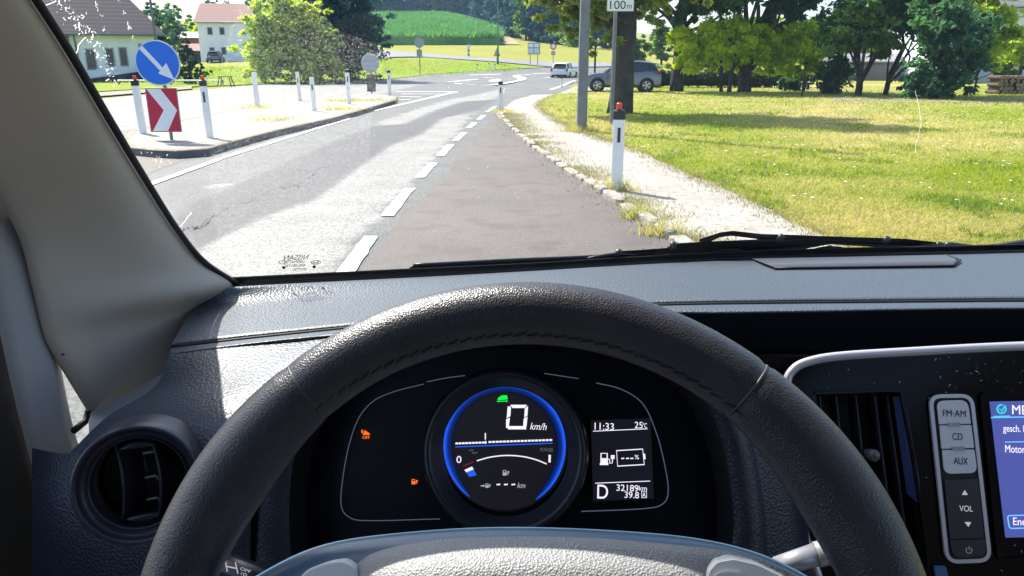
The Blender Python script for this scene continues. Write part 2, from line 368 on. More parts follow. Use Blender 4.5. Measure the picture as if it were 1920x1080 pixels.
sh = [[(318, 662, .727), (370, 655, .735), (450, 647, .74), (560, 638, .742), (620, 631, .742), (690, 626, .742)],
      [(290, 725, .685), (350, 712, .68), (440, 700, .675), (510, 694, .67), (560, 690, .67), (610, 686, .67)],
      [(200, 782, .635), (290, 770, .625), (400, 772, .60), (450, 774, .595), (500, 774, .59), (540, 772, .585)],
      [(120, 860, .60), (230, 850, .585), (380, 850, .57), (415, 852, .565), (445, 856, .562), (480, 860, .56)]]
shm = MB().grid(loft([row(*r) for r in sh], 40, 24)); shm.build('dash_shoulder', m_dash, dash, True)
low = [[(60, 840, .62), (120, 850, .60), (250, 845, .583), (420, 850, .57), (450, 855, .56), (480, 860, .56)],
       [(60, 980, .58), (120, 980, .565), (250, 990, .555), (400, 960, .555), (440, 980, .55), (470, 1000, .55)],
       [(60, 1140, .55), (120, 1150, .54), (250, 1150, .53), (400, 1150, .53), (440, 1150, .53), (470, 1150, .53)]]
MB().grid(loft([row(*r) for r in low], 40, 16)).build('lower_dash', m_dash2, dash, True)
# lid of the centre speaker
tp = [(1405, 490), (1640, 484), (1762, 480), (1785, 484), (1796, 496), (1788, 502), (1640, 505), (1470, 507), (1442, 504)]
pa, pb, pc = base2(1400, 487), base2(1800, 477), VY(1620, 514, 1.05)
def dashhit(px, py, off=0.0):
    r = vray(px, py); best = None
    for i in range(len(dg_)-1):
        for j in range(len(dg_[0])-1):
            a, b, c = dg_[i][j], dg_[i][j+1], dg_[i+1][j]; n = np.cross(b-a, c-a); den = np.dot(r, n)
            if abs(den) < 1e-12: continue
            t = np.dot(a-O3, n)/den; p = O3+r*t; M2 = np.array([b-a, c-a]).T; uvv, *_ = np.linalg.lstsq(M2, p-a, rcond=None)
            if -.02 <= uvv[0] <= 1.02 and -.02 <= uvv[1] <= 1.02: return p+np.array([0, 0, off])
    return onbase(px, py, -.05)+np.array([0, 0, off])
lid_top = [dashhit(x, 488-(x-1400)*.018, .003) for x in np.linspace(1408, 1772, 12)]
lid_mid = [dashhit(x, 499-(x-1400)*.018, .005) for x in np.linspace(1430, 1792, 12)]
lid_bot = [dashhit(x, 507-(x-1400)*.013, .004) for x in np.linspace(1452, 1786, 12)]
MB().grid([[p+np.array([0, 0, -.006]) for p in lid_top], lid_top, lid_mid, lid_bot, [p+np.array([0, -.001, -.006]) for p in lid_bot]]).build('speaker_lid', mat('smooth_lid', (.055, .06, .075), .42), dash, True)
rimp = lid_top+lid_bot[::-1]
MB().tube([p+np.array([0, 0, -.001]) for p in lid_bot]+[lid_mid[-1]+np.array([.006, 0, -.001]), lid_top[-1]], .0018, 6).build('lid_gap', m_black, dash, True)
# ---- dark recess (tray) behind the centre panel
tr = MB(); y0, y1 = .70, .93
def Vp(x, y, z): return np.array([x, y, H+z])
pt = VY(1700, 664, .70); zt = pt[2]-H
tr.grid([[Vp(x, yv, zt+dz) for x in (.02, .14, .4, 1.15)] for yv, dz in ((.70, -.004), (.706, -.012), (.712, -.06), (.86, -.06), (.872, -.05), (.875, -.012))])
tr.build('storage_tray', m_black, dash, False)
# ---- centre panel
PR = Plane(VY(1700, 664, .70), (1, 0, 0), (0, .36, .93))
cp = van
panel = MB(); outl = [(1478, 700), (1500, 683), (1560, 670), (1700, 661), (1925, 650), (2350, 640), (2350, 1250), (1540, 1250), (1515, 1120), (1500, 1010), (1482, 880), (1474, 760)]
hole = [(1540, 735), (1680, 730), (1700, 760), (1722, 940), (1735, 1050), (1560, 1060)]
# the panel is built as pieces round the vent opening
poly_on(panel, PR, [(1478, 700), (1500, 683), (1560, 670), (1700, 661), (1925, 650), (2350, 640), (2350, 736), (1690, 734), (1530, 738), (1476, 745)], -.03, 0)
poly_on(panel, PR, [(1690, 734.3), (2350, 736.3), (2350, 1250), (1760, 1250), (1740, 1060), (1722, 945)], -.03, 0)
poly_on(panel, PR, [(1476, 745.3), (1530, 738.3), (1545, 850), (1562, 1050), (1560, 1250), (1540, 1250), (1515, 1120), (1500, 1010), (1482, 880)], -.03, 0)
poly_on(panel, PR, [(1563, 1065), (1739, 1066), (1760, 1249), (1561, 1249)], -.03, 0)
cpan = panel.build('centre_panel', m_piano, van)
dst = MB()
for _ in range(170):
    x, y = rng.uniform(1500, 1920), rng.uniform(675, 1075)
    if x < 1560 and y > 730: continue
    if 1560 < x < 1735 and y > 730: continue
    if rng.random() < .4: y = 670+abs(rng.normal())*40
    a = PR.uv(x, y); r = abs(rng.normal())*.00018+.00012; an = rng.uniform(0, 3.14)
    l = r*(1 if rng.random() < .7 else 4); ux, uy = math.cos(an), math.sin(an)
    dst.add([PR.at(a[0]+ux*l*i-uy*r*j, a[1]+uy*l*i+ux*r*j, .0004) for i, j in ((-1, -1), (1, -1), (1, 1), (-1, 1))], [(0, 1, 2, 3)])
dst.build('dust', mat('dust', (.6, .58, .55), .9), cpan, kind='stuff')
fpts = [(1560, 1160), (1532, 1075), (1508, 1000), (1490, 880), (1478, 780), (1476, 715), (1488, 693), (1510, 680), (1565, 669), (1700, 660), (1920, 649), (2340, 638)]
fp = catmull([(*p, 0) for p in fpts], 70); ft = MB(); ft.tube([PR.P(p[0], p[1], .002) for p in fp], .0044, 10, up=PR.n, flat=.8); 
ft.build('chrome_surround', m_chrome, cpan, True)
# vent opening
vent = MB(); inner = [(1530, 738), (1690, 734), (1722, 945), (1740, 1064), (1562, 1063), (1545, 850)]
A = [PR.P(x, y, 0) for x, y in inner]; B = [p-PR.n*.045 for p in A]
vent.add(A+B, [(i, (i+1) % 6, 6+(i+1) % 6, 6+i) for i in range(6)]+[tuple(range(6, 12))])
cv = vent.build('air_vent', m_black, van)
for k, (xa, xb) in enumerate(((1536, 1560), (1567, 1600), (1604, 1640), (1640, 1680), (1664, 1706))):
    sl_ = MB(); pts = [PR.P(xa, 742, -.012), PR.P((xa+xb)/2, 900, -.006), PR.P(xb, 1058, -.012)]
    pts = catmull(pts, 10); sl_.grid([[p+PR.u*.0012 for p in pts], [p+PR.n*.0015 for p in pts], [p-PR.u*.0012 for p in pts], [p-PR.u*.0012-PR.n*.02 for p in pts], [p+PR.u*.0012-PR.n*.02 for p in pts], [p+PR.u*.0012 for p in pts]])
    sl_.build('slat', m_blackg, cv, True)
kb = MB(); kp = PR.P(1632, 852, -.002); kb.lathe(kp, PR.n, [(0, .012), (.0045, .0115), (.006, .008), (.0055, 0), (.004, -.01)], 20); kb.build('vent_knob', mat('knob_grey', (.09, .09, .10), .35), cv, True)
bz = MB(); ribbon(bz, PR, [(1528, 737), (1665, 732), (1690, 735), (1712, 850), (1735, 1000), (1742, 1063)], 5, .003, d=.004); bz.build('vent_bezel', m_piano, cv)
ch = MB(); ch.add([PR.P(1674, 744, -.003), PR.P(1696, 742, .001), PR.P(1724, 900, .001), PR.P(1728, 950, .001), PR.P(1700, 925, -.006)], [(0, 1, 2, 3, 4)])
ch.build('vent_chamfer', mat('blue_reflection_gloss', (.03, .05, .16), .25), cv)  # the chamfer's blue reflection is put into its colour
# radio strip
rs_out = rrect([(1742, 740), (1824, 739), (1860, 1054), (1774, 1057)], [22, 22, 24, 24])
rad = MB(); poly_on(rad, PR, rs_out, .0002, .003); radio = rad.build('radio_strip', m_black, cpan)
rr_ = rrect([(1745, 743), (1822, 742), (1857, 1051), (1777, 1054)], [20, 20, 22, 22]); rb = MB(); ribbon(rb, PR, rr_, 7, .0045, True, .003); rb.build('silver_ring', m_chrome, radio)
def btn(pts, m, nm='button', r=6, w=.0052, rs=None):
    b = MB(); poly_on(b, PR, rrect(pts, rs or r), .0032, w); return b.build(nm, m, radio, bevel=.0005)
b1 = btn([(1757, 752), (1815, 750), (1821, 795), (1761, 796)], m_grey, rs=[14, 16, 2, 2]); b2 = btn([(1762, 798), (1821.5, 797), (1827, 840), (1766, 842)], m_grey, r=2)
b3 = btn([(1767, 844), (1827.5, 843), (1833, 887), (1771, 889)], m_grey, rs=[2, 2, 14, 14])
b4 = btn([(1770, 899), (1834, 897), (1846, 1009), (1781, 1011)], m_blackg, r=3, w=.0046); b5 = btn([(1781, 1013), (1847, 1011), (1852, 1043), (1786, 1046)], m_blackg, rs=[2, 2, 15, 15], w=.0046)
m_tdark = mat('dark_print', (.02, .02, .025), .5); m_twhite = emat('button_print', (.6, .6, .68), .35)
text_on('FM·AM', PR, (1768, 769, 1811, 781), m_tdark, b1, 'lettering', .0055); text_on('CD', PR, (1786, 812, 1805, 825), m_tdark, b2, 'lettering', .0055); text_on('AUX', PR, (1788, 858, 1815, 871), m_tdark, b3, 'lettering', .0055)
text_on('VOL', PR, (1799, 948, 1824, 959), m_twhite, b4, 'lettering', .0049)
a_ = MB(); poly_on(a_, PR, [(1804, 928), (1815, 928), (1809, 919)], .0047, .0051); a_.build('arrow_marks', m_twhite, b4); a_ = MB(); poly_on(a_, PR, [(1809, 979), (1821, 979), (1816, 988)], .0047, .0051); a_.build('arrow_marks', m_twhite, b4)
pw = MB(); ribbon(pw, PR, [(1817+5.5*math.sin(a), 1032-5.5*math.cos(a)) for a in np.linspace(.6, 5.68, 14)], 1.5, .0050); ribbon(pw, PR, [(1817, 1024), (1817.3, 1031)], 1.5, .0050); pw.build('power_mark', e_dim, b5)
for x, y in ((1789, 796), (1797, 841)):
    l = MB(); poly_on(l, PR, rrect([(x-12, y-3), (x+12, y-4), (x+13, y+3), (x-11, y+4)], 2, 3), .0052, .0062); l.build('button_nub', m_silver, radio, bevel=.0003)
# screen
dsp = MB(); ribbon(dsp, PR, rrect([(1842, 739), (2300, 731), (2340, 1040), (1876, 1052)], [10, 10, 12, 12]), 9, .0035, True, .003); disp = dsp.build('display', m_piano, cpan)
m_lcd = mat('lcd', (.02, .02, .05), .25, emit=(.045, .060, .25), es=.75); nt = m_lcd.node_tree
scn = MB(); poly_on(scn, PR, [(1856, 753), (2290, 746), (2325, 1000), (1886, 1008)], .0004, .0014); scn.build('lcd_screen', m_lcd, disp)
hb = MB(); ribbon(hb, PR, [(1858, 783), (2290, 775)], 2.2, .0022); ribbon(hb, PR, [(1884, 829), (2290, 822)], 1.8, .0022); ribbon(hb, PR, rrect([(1889, 967), (2000, 964), (2004, 988), (1893, 991)], 5, 4), 2.2, .0022, True)
hb.build('screen_lines', emat('screen_cyan', (.12, .38, .75), .8), disp)
text_on('ME', PR, (1898, 760, 1926, 777), e_white, disp, 'lettering', .0022); text_on('gesch. R', PR, (1881, 797, 1926, 814), e_white, disp, 'lettering', .0022)
text_on('Motor', PR, (1885, 835, 1922, 849), e_white, disp, 'lettering', .0022); text_on('Ene', PR, (1900, 971, 1924, 985), e_white, disp, 'lettering', .0022)
ic = MB(); ribbon(ic, PR, [(1878+8*math.cos(a), 767+8*math.sin(a)) for a in np.linspace(-.6, 5.0, 18)], 3, .0022); ribbon(ic, PR, [(1874, 766), (1878, 771), (1885, 760)], 2.4, .0022); poly_on(ic, PR, [(1863, 780), (1894, 779), (1894, 781), (1863, 782)], .0017, .0021); ic.build('screen_icon', emat('screen_teal', (.03, .5, .6), .7), disp)
MB_ = MB(); poly_on(MB_, PR, rrect([(1752, 1062), (1774, 1062), (1782, 1100), (1758, 1100)], 3), .0002, .004); MB_.build('button', mat('blue_button', (.05, .12, .3), .4), cpan)
# ---- instrument cluster
PC = Plane(VY(945, 842, .64), (1, 0, 0), (0, .42, .908))
PB = Plane(VY(945, 842, .585), (1, 0, 0), (0, .30, .954))    # front plane of the hood opening
op = catmull([(*p, 0) for p in [(560, 1110), (543, 1010), (545, 900), (560, 830), (600, 740), (680, 670), (800, 640), (950, 628), (1120, 640), (1230, 670), (1300, 715), (1345, 800), (1368, 900), (1375, 1000), (1350, 1110)]], 60)
ou = catmull([(*p, 0) for p in [(430, 1130), (452, 1010), (455, 900), (505, 830), (565, 748), (640, 684), (790, 630), (950, 608), (1130, 615), (1250, 640), (1340, 700), (1400, 800), (1425, 900), (1438, 1000), (1440, 1110)]], 60)
inr = catmull([(*p, 0) for p in [(585, 1110), (575, 1010), (577, 900), (590, 835), (630, 760), (700, 700), (810, 668), (950, 655), (1110, 668), (1220, 700), (1280, 745), (1318, 815), (1340, 900), (1345, 1000), (1330, 1110)]], 60)
back = [PC.P(p[0], p[1], -.004) for p in inr]; fr1 = [PB.P(p[0], p[1], 0) for p in op]; fr2 = [PB.P(p[0]*.5+q[0]*.5, p[1]*.5+q[1]*.5, .012) for p, q in zip(op, ou)]; fr3 = [PB.P(p[0], p[1], -.01) for p in ou]
clu = MB().grid([[p-PB.n*.06 for p in fr3], fr3, fr2, fr1]).build('instrument_cluster', m_dash2, van, True)
MB().grid([fr1, [(a*.5+b*.5) for a, b in zip(fr1, back)], back]).build('hood_lining', m_black, clu, True)
face = MB(); ctr = sum(back)/len(back); face.add([ctr]+back, [(0, i, i+1) for i in range(1, len(back))]+[(0, len(back), 1)]); face.build('cluster_face', m_cluster, clu)
# filler from binnacle to dash (roof of the hood)
MB().grid([fr3, [p+np.array([0, .02, -.004]) for p in fr3], [p+np.array([0, .045, -.03]) for p in fr3]]).build('hood_top', m_dash, clu, True)
# right-hand grained cheek and dark gap next to the centre panel
chk = [[PB.P(x, y, w) for x, y, w in r] for r in ([(1250, 640, -.01), (1340, 700, -.01), (1400, 800, -.01), (1425, 900, -.01), (1438, 1000, -.01), (1440, 1130, -.01)],
       [(1380, 660, -.03), (1450, 720, -.03), (1468, 800, -.03), (1482, 900, -.03), (1495, 1000, -.03), (1515, 1150, -.03)], [(1400, 660, -.09), (1470, 720, -.09), (1500, 800, -.09), (1510, 900, -.09), (1520, 1000, -.09), (1540, 1150, -.09)])]
MB().grid(loft(chk, 24, 10)).build('cluster_cheek', m_dash2, clu, True)
# dial ring
cc = np.array(PC.uv(948, 846)); rad_ = abs(PC.uv(1099, 846)[0]-PC.uv(797, 846)[0])/2
cen = PC.at(cc[0], cc[1], 0); k_ = rad_
ring = MB().lathe(cen, PC.n, [(k_*1.02, -.002), (k_*1.02, .012), (k_*.985, .0165), (k_*.94, .018), (k_*.90, .0155), (k_*.80, .004), (k_*.775, .0025)], 96).build('dial_ring', mat('dial_ring_black', (.012, .014, .024), .36), clu, True)
c2 = np.array(PC.uv(945.5, 835, .003)); r2 = abs(PC.uv(1060, 835, .003)[0]-PC.uv(831, 835, .003)[0])/2
df = MB(); df.lathe(PC.at(c2[0], c2[1], 0), PC.n, [(0.0001, .003), (r2*1.02, .003), (r2*1.05, 0)], 72); dial = df.build('dial_face', mat('dial_dark', (.006, .005, .007), .4, emit=(.003, .0025, .0035), es=1.0), clu)
# glowing blue ring, fading towards its inner edge
m_glow = mat('blue_glow', (.002, .003, .02), .4); nt = m_glow.node_tree; b = nt.nodes['Principled BSDF']
at_ = nt.nodes.new('ShaderNodeAttribute'); at_.attribute_name = 'glow'; cr = nt.nodes.new('ShaderNodeValToRGB')
cr.color_ramp.elements[0].color = (0, 0, .0, 1); cr.color_ramp.elements[1].color = (.012, .11, .95, 1); e_ = cr.color_ramp.elements.new(.55); e_.color = (.001, .018, .16, 1)
nt.links.new(at_.outputs['Fac'], cr.inputs[0]); nt.links.new(cr.outputs[0], b.inputs['Emission Color']); b.inputs['Emission Strength'].default_value = .62
nA, nR = 90, 8; rowsg = []; att = []
for j in range(nR):
    f = j/(nR-1); rw = []
    for i in range(nA+1):
        ang = R(-118)+R(236)*0+(R(-62)+R(-0)) if False else None
        t = i/nA; a = R(-58)+t*R(296)           # open at the bottom
        edge = min(1, min(t, 1-t)*9); rin = .85+.145*(1-edge**.5)
        rad2 = r2*(rin+(1.0-rin)*f); rw.append(PC.at(c2[0]+rad2*math.cos(a), c2[1]+rad2*math.sin(a), .0034)); att.append(f)
    rowsg.append(rw)
gl = MB().grid(rowsg).build('glow_ring', m_glow, dial, True)
ga = gl.data.attributes.new('glow', 'FLOAT', 'POINT'); ga.data.foreach_set('value', att)
W = .0042
text_on('km/h', PC, (994, 793, 1025, 806), e_white, dial, 'lettering', W, shear=.25); text_on('POWER', PC, (1013, 840, 1037, 847), e_dim, dial, 'lettering', W)
text_on('0', PC, (856, 855, 865, 868), e_white, dial, 'lettering', W); text_on('1', PC, (1028.5, 853, 1032.5, 867), e_white, dial, 'lettering', W); text_on('km', PC, (970, 905, 985, 915), e_white2, dial, 'lettering', W, shear=.25)
sg = MB()                                       # the seven-segment nought
for q in ([(957, 759), (988, 759), (984, 765), (961, 765)], [(950, 799), (985, 799), (987, 805), (953, 805)], [(952, 762), (958, 762), (957, 780), (950, 784)], [(949, 786), (956, 783), (954, 800), (949, 803)], [(984, 766), (990, 761), (989, 779), (983, 783)], [(982, 785), (989, 781), (987, 801), (981, 798)]):
    poly_on(sg, PC, q, W-.0003, W)
sg.build('speed_digit', e_white, dial)
bars = MB()
for i in range(9): x = 854+i*6.2; y = 831.5-(x-854)*.035; poly_on(bars, PC, [(x, y-1.6), (x+5, y-1.7), (x+5, y+1.6), (x, y+1.7)], W-.0003, W)
for i in range(18): x = 916+i*6.7; y = 828.8-(x-916)*.033; poly_on(bars, PC, [(x, y-1.6), (x+5.3, y-1.7), (x+5.3, y+1.6), (x, y+1.7)], W-.0003, W)
poly_on(bars, PC, [(909, 812), (911, 812), (911, 824), (909, 824)], W-.0003, W); poly_on(bars, PC, [(909, 827), (912, 827), (912, 832), (909, 832)], W-.0003, W)
for x in (931, 945, 959): poly_on(bars, PC, [(x, 907.5), (x+7, 907), (x+7, 909.4), (x, 909.9)], W-.0003, W)
ribbon(bars, PC, [(p[0], p[1]) for p in catmull([(894, 864, 0), (920, 857, 0), (950, 854, 0), (980, 856, 0), (1005, 862, 0), (1025, 870, 0)], 20)], 2, W)
bars.build('scale_bars', e_white, dial)
bl = MB(); ribbon(bl, PC, [(854, 838), (1036, 831)], 1.6, W)
for i in range(4): poly_on(bl, PC, [(873+i*3.6, 884-i*1.7), (876+i*3.6, 883-i*1.7), (883+i*3.4, 893-i*.8), (880.6+i*3.4, 894.5-i*.8)], W-.0003, W)
bl.build('blue_marks', e_blue, dial)
wb = MB(); poly_on(wb, PC, [(871, 881), (885, 875), (888, 880), (874, 886)], W-.0003, W); wb.build('charge_mark', e_white, dial)
rd = MB(); ribbon(rd, PC, [(868, 874), (888, 866)], 1.6, W); rd.build('red_mark', emat('display_red', (.35, .01, .05), .35), dial)
def pump(mb, pl, x, y, s, w):                   # little charging-post pictogram
    ribbon(mb, pl, [(x, y+8*s), (x, y), (x+5*s, y), (x+5*s, y+8*s)], 1.5*s**.5, w); poly_on(mb, pl, [(x-1*s, y+8*s), (x+6*s, y+8*s), (x+6*s, y+9.5*s), (x-1*s, y+9.5*s)], w-.0003, w)
    poly_on(mb, pl, [(x+.6*s, y+4*s), (x+4.4*s, y+4*s), (x+4.4*s, y+8*s), (x+.6*s, y+8*s)], w-.0003, w)
    ribbon(mb, pl, [(x+5*s, y+4.5*s), (x+7*s, y+5*s), (x+7*s, y+8*s), (x+9*s, y+8*s), (x+9.5*s, y+4.5*s)], 1.1*s**.5, w); poly_on(mb, pl, [(x+8*s, y+1.5*s), (x+11*s, y+1.5*s), (x+11*s, y+4.5*s), (x+8*s, y+4.5*s)], w-.0003, w)
pm = MB(); pump(pm, PC, 943.5, 882, 1.0, W); pump(pm, PC, 911, 907, .8, W); ribbon(pm, PC, [(901, 911), (909, 911)], 1.8, W); poly_on(pm, PC, [(906, 908.5), (910, 911), (906, 913.5)], W-.0003, W); pm.build('charging_icon', e_white2, dial)
cyc = MB(); ribbon(cyc, PC, [(884+5*math.cos(a), 847+3.4*math.sin(a)) for a in np.linspace(3.6, 5.6, 7)], 1.4, W)
ribbon(cyc, PC, [(890+6*math.cos(a), 846+3.6*math.sin(a)) for a in np.linspace(.4, 2.6, 7)], 1.4, W); cyc.build('cycle_icon', e_dim, dial)
gc = MB(); poly_on(gc, PC, [(933, 747), (936, 744.5), (940, 741.5), (950, 741), (951.5, 744), (951.5, 749), (934, 750.5), (933, 749)], W-.0003, W); ribbon(gc, PC, [(933, 752.6), (950, 752)], 1.6, W)
poly_on(gc, PC, [(931, 752.6), (935, 750.8), (935, 754.6)], W-.0003, W); poly_on(gc, PC, [(953, 752), (949, 750.2), (949, 754)], W-.0003, W); gc.build('car_icon', e_green, dial)
W2 = .0012; lcdm = mat('side_lcd', (.004, .004, .007), .3, emit=(.004, .004, .007), es=.8)
l2 = MB(); poly_on(l2, PC, [(1108, 788), (1220, 784), (1226, 935), (1112, 940)], .0003, .0008); lcd2 = l2.build('side_display', lcdm, clu)
for s, bx in (('11:33', (1115, 793, 1151, 806)), ('25', (1190, 791, 1205, 803)), ('32189', (1156, 909, 1197, 921)), ('39.8', (1171, 922, 1198, 934)), ('%', (1190, 853, 1198, 861))): text_on(s, PC, bx, e_white, lcd2, 'lettering', W2)
text_on('°C', PC, (1205, 793, 1213, 802), e_white, lcd2, 'lettering', W2); text_on('km', PC, (1198, 911, 1213, 920), e_white, lcd2, 'lettering', W2); text_on('D', PC, (1120, 909, 1140, 935), e_white, lcd2, 'gear_letter', W2)
text_on('A', PC, (1204.5, 923, 1210.5, 932), e_white, lcd2, 'lettering', W2)
s2 = MB(); ribbon(s2, PC, [(1112, 808.5), (1214, 804)], 1.3, W2); ribbon(s2, PC, [(1116, 906), (1219, 902)], 1.3, W2); ribbon(s2, PC, [(1156, 845), (1205, 842), (1208, 871), (1158, 874)], 2, W2, True)
poly_on(s2, PC, [(1206.5, 851), (1209.5, 850.5), (1210.5, 861), (1207.5, 861.3)], W2-.0003, W2); pump(s2, PC, 1127, 850, 2.3, W2); ribbon(s2, PC, [(1203, 921.5), (1212, 921.2), (1212.4, 933), (1203.4, 933.3)], 1.2, W2, True)
for x in (1165, 1174, 1182): poly_on(s2, PC, [(x, 858.6), (x+5.5, 858.3), (x+5.5, 860.5), (x, 860.8)], W2-.0003, W2)
s2.build('display_marks', e_white, lcd2)
ribbon(MB(), PC, [tuple(p[:2]) for p in catmull([(795, 720, 0), (740, 734, 0), (700, 752, 0), (672, 785, 0), (653, 840, 0), (641, 910, 0), (640, 950, 0), (652, 968, 0), (680, 976, 0), (825, 973, 0)], 60)], 1.5, .0009).build('outline_trim', e_line, clu)
ribbon(MB(), PC, [tuple(p[:2]) for p in catmull([(800, 716, 0), (835, 709, 0), (872, 704, 0)], 10)], 1.5, .0009).build('outline_trim', e_line, clu)
ribbon(MB(), PC, [tuple(p[:2]) for p in catmull([(1020, 700, 0), (1085, 710, 0)], 10)], 1.5, .0009).build('outline_trim', e_line, clu)
ribbon(MB(), PC, [tuple(p[:2]) for p in catmull([(1118, 718, 0), (1165, 730, 0), (1205, 757, 0), (1230, 810, 0), (1246, 870, 0), (1253, 920, 0), (1245, 943, 0), (1215, 953, 0), (1090, 959, 0)], 60)], 1.8, .0009).build('outline_trim', e_line, clu)

wl = MB(); pump(wl, PC, 772.5, 899, .95, .0009); wl.build('warning_light', e_orange, clu); wl = MB()
poly_on(wl, PC, [(681, 812), (684, 809.5), (688, 809.5), (691, 811.5), (693, 813), (693, 815.5), (681, 815.5)], .0006, .0009)
for k, r in enumerate((3, 5)): ribbon(wl, PC, [(683-r*math.cos(a), 809+r*math.sin(a)) for a in np.linspace(-.8, .8, 5)], 1.2, .0009)
poly_on(wl, PC, [(683.5, 806.5), (687.5, 809), (683.5, 811)], .0006, .0009)
wl.build('warning_light', e_orange, clu); text_on('OFF', PC, (679.5, 817.5, 693, 823), e_orange, clu, 'lettering', .0009)
# ---- left round vent
vn = np.array([.30, -.80, .30]); vo = VY(258, 908, .528)
PV = Plane(vo, np.cross([0, 0, 1.], -vn)*-1 if False else np.array([.936, .351, 0]), (-.10, .28, .95))
ra = abs(PV.uv(383, 908)[0]-PV.uv(134, 908)[0])/2
lv = MB().lathe(vo, PV.n, [(ra*1.03, -.05), (ra*1.02, -.004), (ra*.99, .004), (ra*.945, .006), (ra*.905, .001), (ra*.895, -.002), (ra*.80, -.007), (ra*.775, -.006), (ra*.77, -.003), (ra*.755, -.003), (ra*.745, -.008), (ra*.74, -.05), (.001, -.055)], 72).build('round_air_vent', mat('vent_ring', (.026, .028, .042), .36, bump=('v', 700, .0003, .4)), van, True)
MB().lathe(vo, PV.n, [(ra*.74, -.045), (ra*.735, -.012), (ra*.73, -.045)], 60).build('vent_liner', m_black, lv, True)
MB().lathe(vo, PV.n, [(ra*.69, -.04), (.0005, -.0405)], 40).build('vent_back', m_black, lv)
for dx in (-.30, .27):
    sl_ = MB(); hgt = ra*.66; pts = []
    for t in np.linspace(-1, 1, 12): pts.append(PV.at(ra*(dx-.10*t*t+.06), hgt*t, -.012+.006*(1-t*t)))
    d = PV.n*-.03+PV.u*.012; e = PV.u*.0014
    sl_.grid([[p+e*0.1-PV.n*.002 for p in pts], [p+e for p in pts], [p+PV.n*.0016 for p in pts], [p-e for p in pts], [p-e+d for p in pts], [p+e+d for p in pts]]); sl_.build('slat', m_blackg, lv, True)
lk = MB()
for t in (.42, .0, -.38):
    a, b_ = PV.at(ra*.02, ra*t, -.024), PV.at(ra*.20, ra*t+.001, -.022); lk.tube([a, b_], .0011, 6); lk.tube([b_, b_+PV.u*.004-PV.v*.006], .0009, 6)
lk.build('vent_linkage', mat('linkage_grey', (.25, .25, .27), .4), lv)
for sgn in (1, -1):
    b = MB(); pts = [PV.at(ra*.62*math.sin(a), sgn*ra*(.69-.0)*math.cos(a), -.010) for a in np.linspace(-.62, .62, 10)]; b2_ = [PV.at(ra*.40*math.sin(a*1.0), sgn*ra*(.60-.02*math.cos(a)), -.005) for a in np.linspace(-.9, .9, 10)]
    b.grid([pts, b2_, [p-PV.n*.02 for p in b2_]]); b.build('vent_flap', m_blackg, lv, True)
# ---- pillar trim, quarter window, door
def PEy(px, py):                               # depth of the pillar's front edge: just inside the glass
    r = vray(px, py); k = r[2]/r[1]; y = 1.0
    bz_ = bs[0]
    for _ in range(40):
        s = y*k+H-bz_[2]; y = y*.5+.5*(bz_[1]-RK*s+.12*s*s-.012)
    return y
def catu(P, n):                               # evenly spaced parameter, so that sections stay aligned
    P = [np.array(p, float) for p in P]; out = []
    for t in np.linspace(0, len(P)-1, n):
        i = min(int(t), len(P)-2); u = t-i; p1, p2 = P[i], P[i+1]; m1 = (p2-P[i-1])/2 if i > 0 else p2-p1; m2 = (P[i+2]-p1)/2 if i+2 < len(P) else p2-p1
        out.append((2*u**3-3*u*u+1)*p1+(u**3-2*u*u+u)*m1+(-2*u**3+3*u*u)*p2+(u**3-u*u)*m2)
    return out
edge = [(-60, -160), (50, 0), (112, 95), (180, 208), (250, 322), (320, 430), (372, 492), (434, 533)]
E3 = [VY(x, y, PEy(x, y)) for x, y in edge]
tail = [VY(x, y, d) for x, y, d in ((456, 552, 1.08), (472, 568, 1.10), (486, 584, 1.10), (500, 600, 1.08))]
Bp = [(-420, -60, -.54), (-260, 60, -.545), (-170, 160, -.55), (-80, 270, -.555), (0, 370, -.56), (45, 455, -.56), (66, 530, -.56), (82, 590, -.56), (95, 635, -.56), (112, 668, -.56), (140, 714, -.558), (173, 769, -.555)]
EE = E3+tail; secs = []
for k_i, (e, b) in enumerate(zip(EE, Bp)):
    b = VX(*b); bulge = np.interp(k_i, [0, 5, 8, 11], [.020, .020, .013, .006]); dirb = np.array([.78, -.62, 0])
    m1_ = e*.72+b*.28+dirb*bulge; m2_ = e*.32+b*.68+dirb*bulge*.8; e0 = e+np.array([-.02, .045, 0]); secs.append(catu([e0, e, m1_, m2_, b, b+np.array([-.02, .03, 0])], 22))
rowsP = [catu([secs[i][j] for i in range(len(secs))], 72) for j in range(22)]
MB().tube(catu([e+np.array([.003, .010, -.002]) for e in E3], 40), .0042, 6).build('rubber_seal', m_rubber, ws, True)
pil = MB().grid(rowsP).build('pillar_trim', m_pillar, van, True)
MB().tube([r[-1]+np.array([0, 0, -.001]) for r in rowsP[4:20]], .0011, 6).build('trim_gap', m_black, pil, True)
# light sill panel under the quarter window
MB().grid(loft([[VX(171, 772, -.555), VX(243, 735, -.528), VX(318, 694, -.500)], [VX(160, 815, -.545), VX(215, 775, -.512), VX(326, 712, -.475)], [VX(150, 858, -.53), VX(190, 815, -.495), VX(250, 780, -.46), VX(330, 740, -.42)]], 20, 10)).build('window_sill_trim', m_pillar2, pil, True)
MB().tube([VX(x, y, -.562) for x, y in ((112, 662), (122, 672), (142, 700), (160, 735), (167, 765), (160, 790), (138, 808))], .004, 6).build('quarter_window_seal', m_rubber, pil, True)
qz = MB(); qz.add([VX(x, y, -.575) for x, y in ((60, 630), (118, 655), (150, 700), (172, 765), (150, 815), (80, 860))], [(0, 1, 2, 3, 4, 5)]); qz.build('quarter_window', g_side, van)
